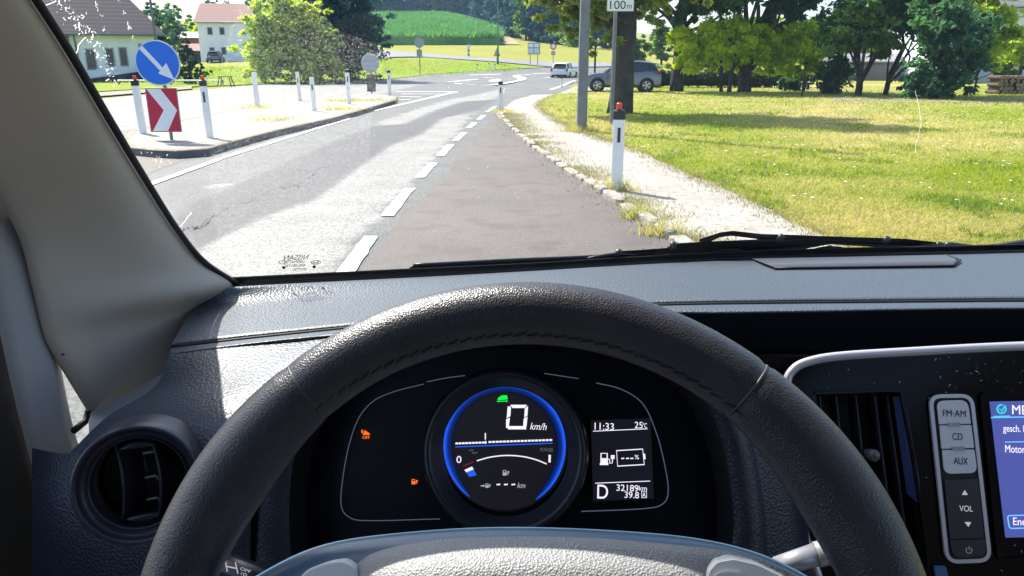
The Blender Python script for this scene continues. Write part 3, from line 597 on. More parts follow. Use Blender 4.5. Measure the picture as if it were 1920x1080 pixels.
# door frame strip in front of it
ds = [[(-40, 300, -.585), (10, 380, -.58), (52, 408, -.575), (60, 430, -.572)], [(-30, 450, -.585), (10, 480, -.575), (50, 490, -.57), (70, 500, -.572)], [(-5, 600, -.58), (30, 620, -.57), (82, 630, -.568), (97, 640, -.572)],
      [(30, 760, -.575), (60, 770, -.565), (112, 780, -.563), (126, 790, -.568)], [(62, 880, -.57), (90, 885, -.56), (138, 880, -.558), (150, 885, -.563)], [(90, 965, -.568), (108, 975, -.56), (140, 940, -.558), (150, 930, -.563)]]
ds3 = [[VX(*p) for p in r] for r in ds]; ds3 = [r+[r[-1]+np.array([-.01, .02, 0])] for r in ds3]
door = MB()
dr = [[(-300, 300, -.60), (-160, 330, -.60), (-25, 340, -.585)], [(-260, 600, -.60), (-130, 600, -.60), (12, 610, -.58)], [(-200, 760, -.60), (-60, 770, -.59), (50, 770, -.574)], [(-150, 900, -.59), (0, 910, -.58), (86, 900, -.568)], [(-100, 1000, -.58), (30, 1010, -.57), (140, 985, -.562)], [(-100, 1200, -.57), (30, 1180, -.56), (190, 1160, -.55)]]
door.grid(loft([[VX(*p) for p in r] for r in dr], 14, 20)); dd = door.build('door_trim', m_door, van, True)
MB().grid(loft(ds3, 14, 30)).build('door_frame_trim', m_pillar2, dd, True)
# ---- body shell round the cabin
def slab(name, c, d, m, par=van, bev=.01):
    return MB().box((c[0], c[1], H+c[2]), d).build(name, m, par, bevel=bev)
hdr = [up(p, .70) for p in bs]
rf = MB(); rf.grid([[p+np.array([0, .02, .05]) for p in hdr], [p+np.array([0, -.03, 0]) for p in hdr], [np.array([p[0], .0, H+.36]) for p in hdr], [np.array([p[0], -2.7, H+.36]) for p in hdr], [np.array([p[0], -2.7, H+.42]) for p in hdr], [np.array([p[0], .1, H+.42]) for p in hdr], [p+np.array([0, .02, .06]) for p in hdr]])
rf.build('roof', m_lining, van)
slab('side_panel', (-.66, -1.7, -.35), (.05, 2.0, 1.5), m_lining); slab('side_panel', (1.40, -1.7, -.35), (.05, 2.0, 1.5), m_lining)
slab('rear_panel', (.37, -2.68, -.35), (2.0, .05, 1.5), m_lining); slab('cabin_floor', (.37, -.9, -1.15), (2.0, 3.6, .05), m_lining)
slab('door_panel', (-.68, .0, -.72), (.06, 1.35, .75), m_door); slab('door_panel', (1.42, .0, -.72), (.06, 1.35, .75), m_door)
slab('door_frame', (-.665, -.67, .02), (.05, .08, .76), m_pillar2); slab('door_frame', (1.405, -.67, .02), (.05, .08, .76), m_pillar2)
slab('roof_rail', (-.64, -.30, .38), (.10, .80, .08), m_pillar2); slab('roof_rail', (1.38, -.30, .38), (.10, .80, .08), m_pillar2)
rp = [np.array([1.5-(p[0]+.66)+.0+(-.10), p[1], p[2]]) for p in E3]
MB().tube([np.array([bs[-1][0]+.01, bs[-1][1], bs[-1][2]])+np.array([-.10*s, -RK*s, s]) for s in np.linspace(-.1, .7, 12)], .035, 10).build('pillar_trim', m_pillar, van, True)
slab('fire_wall', (.37, 1.12, -.75), (1.9, .05, .75), m_black)
bn = [[np.array([x, y, H+z-.05*((x-.37)/.85)**2]) for x in np.linspace(-.48, 1.22, 16)] for y, z in ((1.40, -.43), (1.55, -.46), (1.75, -.52), (1.95, -.60), (2.12, -.72), (2.2, -.95), (2.2, -1.25))]
MB().grid(bn).build('bonnet', m_paint, van, True)
cw = [[np.array([p[0], p[1]+dy, p[2]+dz]) for p in bs] for dy, dz in ((.0, -.035), (.05, -.05), (.12, -.045))]
MB().grid(cw).build('cowl', m_wiper, van, True)
# ---- stalks
PS = Plane(VY(1540, 1040, .50), (1, 0, 0), (0, .30, .95))
s0, s1, s2_, s3 = PS.P(1455, 1062), PS.P(1530, 1040), PS.P(1545, 1036), PS.P(1600, 1022)
stk = MB().tube([s0, s1], [.007, .0085], 20).build('light_stalk', m_silver, van, True)
for a, b, r in ((0, .22, .0094), (.24, .45, .0098), (.47, 1.0, .0103)):
    pa_, pb_ = s1+(s3-s1)*a, s1+(s3-s1)*b; MB().tube([pa_, pa_+(pb_-pa_)*.05, pb_-(pb_-pa_)*.05, pb_], [r*.93, r, r, r*.93], 24).build('stalk_collar', m_silver, stk, 'auto')
PO = Plane(PS.P(1575, 1017, .0108), s3-s1, (0, .30, .95)); text_on('OFF', PO, (1549, 1012, 1573, 1019), m_tdark, stk, 'lettering', 0.0002)
lk2 = MB(); ribbon(lk2, PO, [(1551, 1028), (1559, 1026.5)], 2, .0002); ribbon(lk2, PO, [(1563, 1026), (1571, 1024)], 2, .0002); lk2.build('stalk_marks', m_twhite, stk)
l0, l1 = PS.P(560, 1110), PS.P(385, 1050); lst = MB().tube([l0, l1], [.009, .012], 20).build('wiper_stalk', m_blackg, van, True)
PL = Plane(PS.P(440, 1068, .0135), l0-l1, (0, .30, .95)); ml = MB(); ribbon(ml, PL, [(422, 1050), (426, 1072)], 2, .0003); ribbon(ml, PL, [(441, 1054), (446, 1076)], 2, .0003); ribbon(ml, PL, [(425, 1062), (443, 1066)], 2.4, .0003); ml.build('stalk_marks', m_twhite, lst)
text_on('OFF', PL, (450, 1066, 470, 1072), m_twhite, lst, 'lettering', .0003); text_on('1D', PL, (452, 1074, 463, 1080), m_twhite, lst, 'lettering', .0003)
sc_ = MB(); sc_.tube([np.array([-.017, .31, H-.34]), np.array([-.017, .66, H-.54])], [.045, .06], 24); sc_.build('column_cover', m_dash2, van, True)
# narrow dark column trim left of the cluster
tl = [[PB.P(x, y, w) for x, y, w in r] for r in ([(455, 830, -.02), (455, 900, -.02), (452, 1010, -.02), (430, 1150, -.02)], [(400, 860, -.015), (395, 930, -.012), (390, 1010, -.012), (370, 1150, -.012)], [(330, 880, -.03), (320, 940, -.03), (310, 1010, -.03), (300, 1150, -.03)])]
MB().grid(loft(tl, 14, 8)).build('column_side_trim', m_dash2, clu, True)
MB().tube([PB.P(452, 960, -.0185), PB.P(449, 1080, -.0185)], .0012, 6).build('trim_gap', m_black, clu)
# ---- steering wheel
WC = np.array([-.0171, .2755, H-.2735]); ti = .5296
WP_ = Plane(WC, (1, 0, 0), (0, math.sin(ti), math.cos(ti)))      # normal towards the driver
def wa(th, rr, w): return WP_.at(rr*math.cos(th), rr*math.sin(th), w)
NR = 260; NT = 28; rows = []
rngw = np.random.default_rng(3)
for i in range(NR):
    th = 2*math.pi*i/NR; deg = math.degrees(th) % 360; rw = []
    thumb = math.exp(-((deg-30)/17)**2)+math.exp(-((deg-150)/17)**2)
    seamd = min(abs(deg-52.5), abs(deg-131)); groove = .0012*math.exp(-(seamd/.7)**2)
    for k in range(NT):
        b = 2*math.pi*k/NT; c_, s_ = math.cos(b), math.sin(b)
        rx, rz_ = .0160+.0016*thumb, .0165+.0012*thumb
        rad = .1740+(rx-groove)*c_-.004*thumb*max(0, -c_)
        rw.append(wa(th, rad, (rz_-groove)*s_))
    rows.append(rw)
whl = thing('steering_wheel', None, None); whl.parent = van
rg = MB(); n_ = NR
for r in rows: rg.v += [tuple(p) for p in r]
for i in range(NR):
    for k in range(NT): rg.f.append((i*NT+k, ((i+1) % NR)*NT+k, ((i+1) % NR)*NT+(k+1) % NT, i*NT+(k+1) % NT))
rim = rg.build('rim', m_leather, whl, True)
m_leather_l = mat('wheel_leather_creased', (.045, .043, .046), .42, spec=.5, bump=[('v', 520, .0010, .7), ('n', 90, .002, .4)])
stt = MB(); nst = 150
for i in range(nst):
    th = 2*math.pi*i/nst; bb = math.pi*.80
    def rp_(t, db, o=.0004): return wa(t, .1740+(.0160+o)*math.cos(bb+db), (.0165+o)*math.sin(bb+db))
    s_ = (1 if i % 2 else -1); stt.tube([rp_(th, -.06), rp_(th+2*math.pi/nst*.45, .0, .0007), rp_(th+2*math.pi/nst*.9, .06)], .00042, 5)
stt.build('stitching', mat('thread', (.012, .011, .012), .7), rim)
for dg0 in (52.5, 131):
    mb = MB(); t = R(dg0); th_ = math.exp(-((dg0-30)/17)**2)+math.exp(-((dg0-150)/17)**2); mb.tube([wa(t, .1740+(.0160+.0016*th_-.0011)*math.cos(b)-.004*th_*max(0, -math.cos(b)), (.0165+.0012*th_-.0011)*math.sin(b)) for b in np.linspace(-.9, 3.9, 30)], .0008, 6); mb.build('rim_seam', mat('seam_grey', (.05, .048, .046), .5), rim, True)
def WR(*p): return [WP_.P(a, b, c) for a, b, c in p]
sr = [WR((255, 1330, -.02), (385, 1150, -.02), (500, 1068, -.022), (610, 1020, -.022), (760, 998, -.022), (945, 988, -.022), (1160, 995, -.022), (1330, 1013, -.022), (1460, 1052, -.022), (1570, 1125, -.02), (1720, 1330, -.02)),
      WR((265, 1335, -.006), (390, 1165, -.006), (505, 1085, -.006), (615, 1035, -.004), (765, 1010, -.004), (945, 1000, -.004), (1155, 1007, -.004), (1325, 1026, -.004), (1450, 1066, -.006), (1560, 1140, -.006), (1715, 1335, -.006)),
      WR((300, 1370, .002), (420, 1240, .002), (540, 1160, .004), (640, 1110, .006), (775, 1080, .008), (945, 1070, .010), (1140, 1078, .008), (1300, 1100, .006), (1420, 1150, .004), (1530, 1220, .002), (1680, 1370, .002)),
      WR((320, 1480, .002), (430, 1440, .002), (560, 1420, .004), (660, 1400, .006), (790, 1390, .010), (945, 1380, .012), (1130, 1390, .010), (1280, 1400, .006), (1400, 1430, .004), (1520, 1450, .002), (1660, 1480, .002))]
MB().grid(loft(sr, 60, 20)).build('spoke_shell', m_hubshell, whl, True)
ab = [WR((655, 1240, .004), (662, 1090, .004), (672, 1055, .004), (720, 1030, .004), (820, 1012, .004), (945, 1006, .004), (1100, 1008, .004), (1230, 1018, .004), (1330, 1028, .003), (1400, 1042, .001), (1480, 1075, -.001), (1560, 1140, -.003)),
      WR((670, 1240, .014), (676, 1105, .014), (688, 1072, .014), (732, 1050, .014), (825, 1034, .015), (945, 1028, .016), (1100, 1030, .015), (1225, 1040, .013), (1320, 1050, .011), (1385, 1064, .009), (1462, 1100, .006), (1540, 1160, .003)),
      WR((690, 1300, .022), (700, 1180, .022), (715, 1140, .022), (750, 1110, .024), (835, 1100, .026), (945, 1095, .027), (1095, 1098, .026), (1210, 1110, .024), (1300, 1120, .020), (1360, 1150, .016), (1440, 1190, .010), (1520, 1230, .006)),
      WR((720, 1400, .024), (730, 1380, .024), (740, 1370, .025), (780, 1370, .027), (850, 1370, .029), (945, 1370, .030), (1080, 1370, .029), (1190, 1370, .027), (1280, 1370, .022), (1340, 1370, .018), (1420, 1370, .012), (1500, 1370, .008))]
MB().grid(loft(ab, 60, 24)).build('airbag_cover', m_hub, whl, True)
for pts, w in (([(555, 1090), (575, 1068), (610, 1055), (640, 1051), (662, 1062), (674, 1085), (670, 1160), (540, 1170)], .0125), ([(1320, 1100), (1326, 1068), (1342, 1050), (1375, 1044), (1420, 1054), (1470, 1078), (1510, 1110), (1520, 1180), (1330, 1180)], .016)):
    mb = MB(); poly_on(mb, WP_, rrect(pts, [8, 10, 10, 8, 8, 8, 8, 8][:len(pts)] if len(pts) == 8 else [8]*len(pts), 5), w-.012, w); mb.build('switch_pad', mat('pale_switch_pad', (.66, .67, .68), .4), whl, bevel=.0015)
mb = MB(); ribbon(mb, WP_, [(1366+26*math.cos(a), 1084+12*math.sin(a)) for a in np.linspace(math.pi, 2*math.pi, 12)], 3, .0168); mb.build('switch_ring', m_grey, whl)
# ---- wipers
def OG(px, py, off): return SG(px, py, -off)
def wstrip(pts, rad, off=.03, up_=(0, -1, 1)):
    mb = MB(); pp = catmull([(*p, 0) for p in pts], 24); r = rad if hasattr(rad, '__len__') else [rad]*24
    if hasattr(rad, '__len__'): r = list(np.interp(np.linspace(0, 1, 24), np.linspace(0, 1, len(rad)), rad))
    pts3 = [OG(p[0], p[1], off) for p in pp]; mb.tube(pts3, r, 8); return mb
def wpoly(mb, pts, off, thick):
    P = [OG(x, y, off) for x, y in pts]; mb.prism(P, np.array([0, .7, -.7]), thick); return mb
w1 = thing('wiper', None, None); w1.parent = van
wpoly(MB(), [(1250, 464), (1262, 456), (1330, 452), (1450, 447), (1520, 441), (1700, 447), (1772, 455), (1770, 466), (1700, 461), (1660, 458), (1560, 452), (1500, 463), (1440, 470), (1330, 470), (1255, 474)], .03, .012).build('wiper_arm', m_wiper, w1, bevel=.002)
wpoly(MB(), [(1310, 448), (1350, 435), (1375, 432), (1428, 438), (1500, 440), (1560, 443), (1670, 447), (1680, 455), (1560, 450), (1430, 447), (1420, 443), (1372, 437), (1352, 440), (1330, 450)], .042, .010).build('blade_frame', m_wiper, w1, bevel=.002)
for a in ([(1150, 478), (1165, 470), (1200, 468), (1255, 464), (1255, 472), (1200, 476), (1160, 482)],): wpoly(MB(), a, .03, .01).build('blade_bow', m_wiper, w1, bevel=.0015)
for a in ([(1330, 478), (1350, 470), (1376, 468), (1400, 473), (1428, 478)], [(1515, 476), (1530, 468), (1556, 464), (1590, 468), (1610, 476)], [(1706, 470), (1725, 462), (1755, 460), (1772, 466), (1800, 468)], [(1095, 487), (1120, 481), (1160, 476), (1200, 479), (1232, 480)]):
    wstrip(a, .0028, .02).build('blade_bow', m_wiper, w1, True)
wstrip([(1090, 492), (1300, 484), (1500, 479), (1700, 475), (1835, 471)], .0018, .012).build('rubber_blade', m_rubber, w1, True)
for x, y in ((1376, 470), (1556, 467), (1262, 460), (1760, 460), (1160, 474), (1662, 450), (1464, 446)):
    mb = MB(); o = OG(x, y, .022); mb.lathe(o, (0, -.7, .7), [(.006, -.006), (.006, .004), (.004, .0065), (.0004, .007)], 14); mb.build('pivot', m_blackg, w1, True)
w2 = thing('wiper', None, None); w2.parent = van
wstrip([(1772, 459), (1850, 467), (1940, 462), (2080, 455)], .006, .03).build('wiper_arm', m_wiper, w2, True)
wstrip([(1820, 468), (1920, 455), (2080, 445)], [.003, .006, .008], .03).build('blade_frame', m_wiper, w2, True)
w3 = thing('wiper', None, None); w3.parent = van
wpoly(MB(), [(766, 502), (776, 497), (960, 489), (1110, 482), (1230, 475), (1236, 480), (1110, 489), (960, 497), (775, 506)], .018, .010).build('rubber_blade', mat('blue_grey_blade', (.03, .04, .055), .3), w3, bevel=.0015)  # dark blue-grey blade, glossier than the other rubber
wstrip([(775, 497), (950, 488), (1110, 481), (1225, 473)], .003, .03).build('blade_frame', m_wiper, w3, True)
# ================================================================ OUTSIDE: ground, roads
KD = [60, 75, 85, 95, 105, 150, 165, 300, 450]
COL = {-900: [154, 142, 134, 128, 124, 112, 108, 92, 84], 150: [154, 140, 132, 124, 118, 107, 103, 88, 80], 400: [154, 139, 131, 123, 117, 105, 100, 62, 48], 600: [154, 137, 128, 121, 113, 97, 92, 52, 28],
       700: [154, 136, 121, 109, 97, 86, 83, 33, 25], 830: [154, 141, 131, 110, 101, 87, 84, 33, 22], 942: [154, 142, 131.5, 116, 107, 88, 84, 57, 36], 1022: [154, 143, 134, 126, 118, 93, 88, 72, 55],
       1130: [154, 144, 138, 131, 123, 99, 94, 84, 70], 1300: [154, 146, 141, 136, 131, 112, 109, 98, 88], 3000: [154, 146, 141, 136, 131, 116, 112, 100, 92]}
cxs = sorted(COL); KZ = np.array([[0.0 if i == 0 else H+(117-COL[c][i])/1462.0*KD[i] for i in range(len(KD))] for c in cxs])
def TZ(x, y):
    d = max(y, 1.0)
    if d <= KD[0]: return 0.0
    px = 960+1462*x/d
    col = np.array([np.interp(px, cxs, KZ[:, i]) for i in range(len(KD))])
    if d >= KD[-1]: return float(col[-1]+(d-KD[-1])*(col[-1]-col[-2])/(KD[-1]-KD[-2])*.9)
    i = int(np.searchsorted(KD, d, 'right')-1); t = (d-KD[i])/(KD[i+1]-KD[i]); z = col[i]+(col[i+1]-col[i])*t
    return float(z)
def hit(px, py, dz=0.0):                      # where a sight line meets the terrain
    r = ray(px, py)
    if py > 155: return np.array(G(px, py))+np.array([0, 0, dz])
    lo = 40.0; d = 40.0
    while d < 900:
        p = r*(d/r[1])+np.array([0, 0, H])
        if p[2] <= TZ(p[0], p[1]): break
        lo = d; d += .5
    for _ in range(12):
        m = (lo+d)/2; p = r*(m/r[1])+np.array([0, 0, H])
        if p[2] <= TZ(p[0], p[1]): d = m
        else: lo = m
    return np.array([p[0], p[1], TZ(p[0], p[1])+dz])
m_meadow = mat('meadow', (.30, .29, .05), .9, vary=(.05, (.25, .26, .045), .4, .6, .8, (.30, .26, .075), .5, .75, 7, (.11, .12, .022), .5, .7), bump=('n', 3, .3, .6), spec=.1)
m_lawn = mat('lawn', (.20, .25, .030), .9, vary=(.14, (.36, .30, .14), .44, .58, .7, (.12, .20, .018), .50, .66, 12, (.30, .27, .09), .52, .7), bump=[('n', 14, .05, .6), ('n', 60, .02, .5)], spec=.1)
m_bank = mat('bank_grass', (.20, .28, .025), .9, vary=(.2, (.25, .26, .04), .45, .6, 2, (.14, .21, .02), .5, .65), bump=('n', 4, .25, .7), spec=.1)
m_asph = mat('worn_asphalt', (.115, .115, .112), .72, vary=(.35, (.075, .075, .075), .45, .6, 30, (.15, .148, .14), .5, .66, 260, (.05, .05, .05), .56, .66), bump=[('n', 190, .006, .6), ('n', 40, .004, .3)], spec=.5)
m_asphL = mat('pale_asphalt', (.21, .21, .195), .7, vary=(.5, (.165, .165, .155), .4, .6, 20, (.25, .245, .225), .48, .62, 200, (.08, .08, .078), .56, .68), bump=[('n', 190, .006, .6)], spec=.5)
m_asphD = mat('dark_asphalt', (.062, .060, .064), .75, vary=(.6, (.075, .073, .075), .4, .6, 220, (.10, .10, .10), .56, .68), bump=[('n', 190, .007, .6)], spec=.5)
m_asphB = mat('brown_asphalt', (.108, .092, .080), .7, vary=(.5, (.13, .111, .097), .4, .6, 45, (.050, .043, .040), .50, .62, 2.2, (.082, .067, .060), .5, .62), bump=[('n', 200, .006, .6)], spec=.5)
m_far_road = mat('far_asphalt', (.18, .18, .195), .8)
m_line = mat('road_paint', (.62, .62, .60), .7, vary=(14, (.5, .5, .48), .5, .68, 90, (.35, .35, .34), .62, .7), bump=('n', 120, .003, .5))
m_gravel = mat('white_gravel', (.33, .31, .28), .9, vary=(.7, (.40, .385, .35), .4, .6, 9, (.25, .22, .17), .50, .68, 60, (.17, .155, .13), .60, .72), bump=[('n', 60, .02, .6), ('n', 14, .02, .5)], spec=.2)
m_conc = mat('concrete', (.20, .17, .12), .85, vary=(2, (.25, .215, .16), .4, .6, 40, (.15, .13, .10), .52, .7), bump=('n', 50, .006, .5))
m_kerb = mat('dark_kerb', (.10, .10, .11), .8, vary=(6, (.14, .14, .13), .45, .6), bump=('n', 60, .006, .5))
m_dirtg = mat('dry_earth', (.26, .22, .14), .95, vary=(3, (.34, .30, .22), .4, .6, 14, (.16, .15, .05), .5, .65), bump=('n', 30, .03, .6))
def lane_material():
    nt = m_lane.node_tree; b = nt.nodes['Principled BSDF']; tc = nt.nodes.new('ShaderNodeTexCoord'); N, Lk = nt.nodes.new, nt.links.new
    def noise(sc_, det=5):
        n = N('ShaderNodeTexNoise'); n.inputs['Scale'].default_value = sc_; n.inputs['Detail'].default_value = det; n.inputs['Roughness'].default_value = .7; Lk(tc.outputs['Object'], n.inputs['Vector']); return n.outputs['Fac']
    def mth(op, a, b_, c=None):
        m = N('ShaderNodeMath'); m.operation = op
        for i, q in enumerate((a, b_, c)):
            if q is None: continue
            if isinstance(q, (int, float)): m.inputs[i].default_value = q
            else: Lk(q, m.inputs[i])
        return m.outputs[0]
    def mask(nm):
        a = N('ShaderNodeAttribute'); a.attribute_name = nm; v = mth('ADD', a.outputs['Fac'], mth('MULTIPLY', mth('SUBTRACT', noise(2.2), .5), 1.3)); v = mth('ADD', v, mth('MULTIPLY', mth('SUBTRACT', noise(26, 2), .5), .5))
        r = N('ShaderNodeMapRange'); r.inputs['From Min'].default_value = .38; r.inputs['From Max'].default_value = .66; Lk(v, r.inputs['Value']); return r.outputs[0]
    def mixc(f, a, c):
        m = N('ShaderNodeMix'); m.data_type = 'RGBA'
        if isinstance(f, float): m.inputs['Factor'].default_value = f
        else: Lk(f, m.inputs['Factor'])
        for k, q in (('A', a), ('B', c)):
            if isinstance(q, tuple): m.inputs[k].default_value = (*q, 1)
            else: Lk(q, m.inputs[k])
        return m.outputs['Result']
    col = mixc(mask('pale'), (.100, .100, .099), (.215, .212, .197)); col = mixc(mask('dark'), col, (.060, .058, .063))
    r = N('ShaderNodeMapRange'); r.inputs['From Min'].default_value = .40; r.inputs['From Max'].default_value = .60; r.inputs['To Min'].default_value = .50; r.inputs['To Max'].default_value = 1.42; Lk(noise(48, 3), r.inputs['Value'])
    r2_ = N('ShaderNodeMapRange'); r2_.inputs['From Min'].default_value = .35; r2_.inputs['From Max'].default_value = .65; r2_.inputs['To Min'].default_value = .82; r2_.inputs['To Max'].default_value = 1.12; Lk(noise(1.1, 6), r2_.inputs['Value'])
    h = N('ShaderNodeHueSaturation'); Lk(col, h.inputs['Color']); Lk(mth('MULTIPLY', r.outputs[0], r2_.outputs[0]), h.inputs['Value']); Lk(h.outputs[0], b.inputs['Base Color'])
m_lane = mat('lane_asphalt', (.12, .12, .12), .7, bump=[('n', 190, .006, .6)], spec=.5); lane_material()
# terrain sheet, from behind the van to the far hills
ys = list(np.linspace(-60, 56, 30))+list(np.linspace(60, 110, 26))+list(np.linspace(114, 170, 15))+list(np.linspace(180, 460, 29))+[500, 560, 650, 800, 1000, 1300]
us = np.concatenate([np.linspace(-2.4, -.8, 9)[:-1], np.linspace(-.8, .8, 81), np.linspace(.8, 2.4, 9)[1:]])
rows = []
for y in ys: rows.append([(u*max(y, 70), y, -.02 if y < 58 else TZ(u*max(y, 70), y)-.02) for u in us])
MB().grid(rows).build('ground', m_meadow, None, True, kind='structure')
def drape(rws, name, m, dz, n=24, par=None, kind='structure', sub=1, jit=0, **kw):
    """rows of pixel pairs (left, right) laid on the ground"""
    R_ = []
    for k in range(len(rws)-1):
        a, b = rws[k], rws[k+1]; ss = sub
        for j in range(ss+(1 if k == len(rws)-2 else 0)):
            t = j/ss; l = np.array(a[0])*(1-t)+np.array(b[0])*t; r = np.array(a[1])*(1-t)+np.array(b[1])*t
            R_.append([hit(*(l*(1-s)+r*s), dz) for s in np.linspace(0, 1, n)])
    return MB().grid(R_).build(name, m, par, False, kind=kind, **kw)
# main carriageways
left = lambda y: -18.0
rr = []
for y, xr in ((-40, 2.2), (0, 1.9), (3, 1.8), (6.5, 1.48), (9.1, 1.11), (11.45, .73), (15.2, .27), (21, -.22), (25.0, -.42)):
    rr.append([(-18+(xr+18)*s, y, -.012) for s in np.linspace(0, 1, 30)])
for py, l, r in ((190, 150, 962), (183, 205, 975), (179, 245, 992), (176, 280, 1040), (171, 335, 1062), (166, 400, 1066), (160, 520, 1072), (156, 610, 1080), (154, 640, 1082), (152, 680, 1090), (150, 700, 1100), (148, 722, 1112), (145, 752, 1128), (142, 785, 1145), (140, 803, 1152), (138, 818, 1160), (136, 838, 1165), (134, 872, 1170), (132, 910, 1174), (130, 945, 1178), (128.5, 985, 1180), (127.2, 1022, 1180)):
    rr.append([tuple(hit(l+(r-l)*s, py, -.012 if py > 154 else .03)) for s in np.linspace(0, 1, 30)])
MB().grid(rr).build('road', m_asph, None, False, kind='structure')
def sdist(P, poly):
    poly = np.array(poly)[:, :2]; d = np.full(len(P), 1e9)
    for a, b in zip(poly, np.roll(poly, -1, 0)):
        ab = b-a; t = np.clip(((P-a)@ab)/(ab@ab+1e-12), 0, 1); d = np.minimum(d, np.linalg.norm(P-(a+t[:, None]*ab), axis=1))
    x, y = P[:, 0], P[:, 1]; c = np.zeros(len(P), bool); j = len(poly)-1
    for i in range(len(poly)):
        xi, yi = poly[i]; xj, yj = poly[j]; c ^= ((yi > y) != (yj > y)) & (x < (xj-xi)*(y-yi)/(yj-yi+1e-12)+xi); j = i
    return np.where(c, d, -d)
PALE = [G(*p) for p in ((330, 560), (345, 430), (400, 345), (470, 330), (560, 292), (680, 240), (760, 210), (840, 187), (890, 178), (945, 165), (1000, 158), (1010, 160), (960, 170), (920, 187), (890, 210), (868, 235), (838, 268), (800, 312), (740, 375), (660, 455), (600, 560))]
DARK = [G(*p) for p in ((240, 560), (330, 400), (380, 372), (464, 335), (552, 297), (640, 258), (700, 236), (760, 232), (820, 206), (870, 190), (930, 187), (900, 205), (870, 212), (825, 222), (790, 250), (730, 272), (663, 318), (590, 372), (500, 402), (420, 440), (360, 470), (300, 560))]
yy_ = np.concatenate([np.linspace(1, 14, 110), np.linspace(14.2, 57, 150)]); nx_ = 110
gr = [[(-18+(17.4+(0.0))*(i/nx_)**.72 if False else -18+17.6*(i/nx_), y, -.007) for i in range(nx_+1)] for y in yy_]
lane = MB().grid(gr).build('lane_surface', m_lane, None, False, kind='structure')
Pq = np.array([[p[0], p[1]] for r in gr for p in r]); sc_y = .06+Pq[:, 1]*.006
pale = np.clip(.5+sdist(Pq, PALE)/(4*sc_y), 0, 1); dark = np.clip(.5+sdist(Pq, DARK)/(4*sc_y), 0, 1)
far_ = np.clip((-5.6-Pq[:, 0])/1.2, 0, 1)*np.clip((Pq[:, 1]-14)/6, 0, 1)*.62; pale = np.maximum(pale, far_)*(1-dark)
for nm_, arr in (('pale', pale), ('dark', dark)):
    a_ = lane.data.attributes.new(nm_, 'FLOAT', 'POINT'); a_.data.foreach_set('value', arr.astype(np.float32))
def sheet(name, m, pts, z, jit=0.0, dens=.35, kind='structure', **kw):
    """flat patch with an uneven outline, from ground spots"""
    P = [np.array(p[:2]) for p in pts]; out = []
    for a, b in zip(P, P[1:]+P[:1]):
        k = max(1, int(np.linalg.norm(b-a)/dens)); k = min(k, 60)
        for i in range(k):
            q = a+(b-a)*i/k; nn = np.array([-(b-a)[1], (b-a)[0]])/(np.linalg.norm(b-a)+1e-9)
            out.append((*(q+nn*jit*mnoise.noise(Vector((q[0]*1.3, q[1]*.8, z*50+1)))), z))
    mb = MB(); mb.add(out, [tuple(range(len(out)))]); o = mb.build(name, m, None, False, kind=kind, **kw)
    return o
def px(*p): return [G(a, b) for a, b in p]
# wheel-polished pale bands, darker middle, old patched lane edge, newer brown bay
BAY = [(644, 560), (690, 480), (750, 410), (835, 325), (880, 275), (906, 243), (925, 222), (938, 218), (948, 228), (985, 265), (1050, 312), (1130, 362), (1270, 452), (1420, 560)]
sheet('parking_bay', m_asphB, px(*BAY), -.003, .06)
sheet('brown_patch', m_asphB, px((150, 380), (225, 282), (290, 278), (345, 284), (360, 292), (250, 338)), -.004, .05)
ck = MB()
for c in ([(330, 455), (400, 405), (470, 375), (560, 330), (620, 312)], [(320, 460), (345, 430), (380, 425), (400, 402)], [(520, 352), (560, 345), (590, 325)]):
    pp = catmull([(*q, 0) for q in c], 40); pts = [np.array(G(q[0], q[1]+rng.normal()*1.6)) for q in pp]
    ck.grid([[p+np.array([0, .008+.012*abs(rng.normal()), .0012]) for p in pts], [p+np.array([0, 0, .0012]) for p in pts]])
ck.build('road_cracks', mat('crack', (.035, .035, .037), .9), kind='structure')
# painted markings
mk = MB()
def strip(a, b, w0, w1=None, z=.004, n=1):
    w1 = w1 or w0; a = np.array(a[:2]); b = np.array(b[:2]); t = (b-a)/np.linalg.norm(b-a); q = np.array([-t[1], t[0]])
    v = [];
    for i in range(n+1):
        p = a+(b-a)*i/n; w = (w0+(w1-w0)*i/n)/2
        for s in (-1, 1): e = rng.normal()*.006; pp2 = p+q*(w*s+e); v.append((*pp2, z if pp2[1] < 57 else TZ(*pp2)+.05))
    mk.add(v, [(2*i, 2*i+1, 2*i+3, 2*i+2) for i in range(n)])
for a, b in (((-1.29, 2.4), (-1.29, 4.4)), ((-1.26, 5.2), (-1.28, 6.66)), ((-1.29, 7.6), (-1.29, 9.38)), ((-1.27, 10.29), (-1.25, 11.89)), ((-1.22, 12.81), (-1.19, 14.62)), ((-1.15, 15.34), (-1.08, 17.2)), ((-1.05, 18.42), (-.98, 20.1)), ((-.92, 21.24), (-.85, 23.0)), ((-.80, 24.51), (-.6, 27.5))):
    strip(a, b, .14, n=9)
strip(G(205, 378), G(270, 350), .13, n=6); strip(G(270, 350), G(420, 295), .13, n=12); strip(G(420, 295), G(655, 222), .13, n=14); strip(G(700, 208), G(855, 172), .14, .35, n=10)
for a, b, w in (((742, 172), (856, 172), .5), ((752, 176), (840, 176.5), .35), ((750, 181), (790, 182), .3), ((738, 186), (770, 187), .25)): strip(G(*a), G(*b), w, n=6)
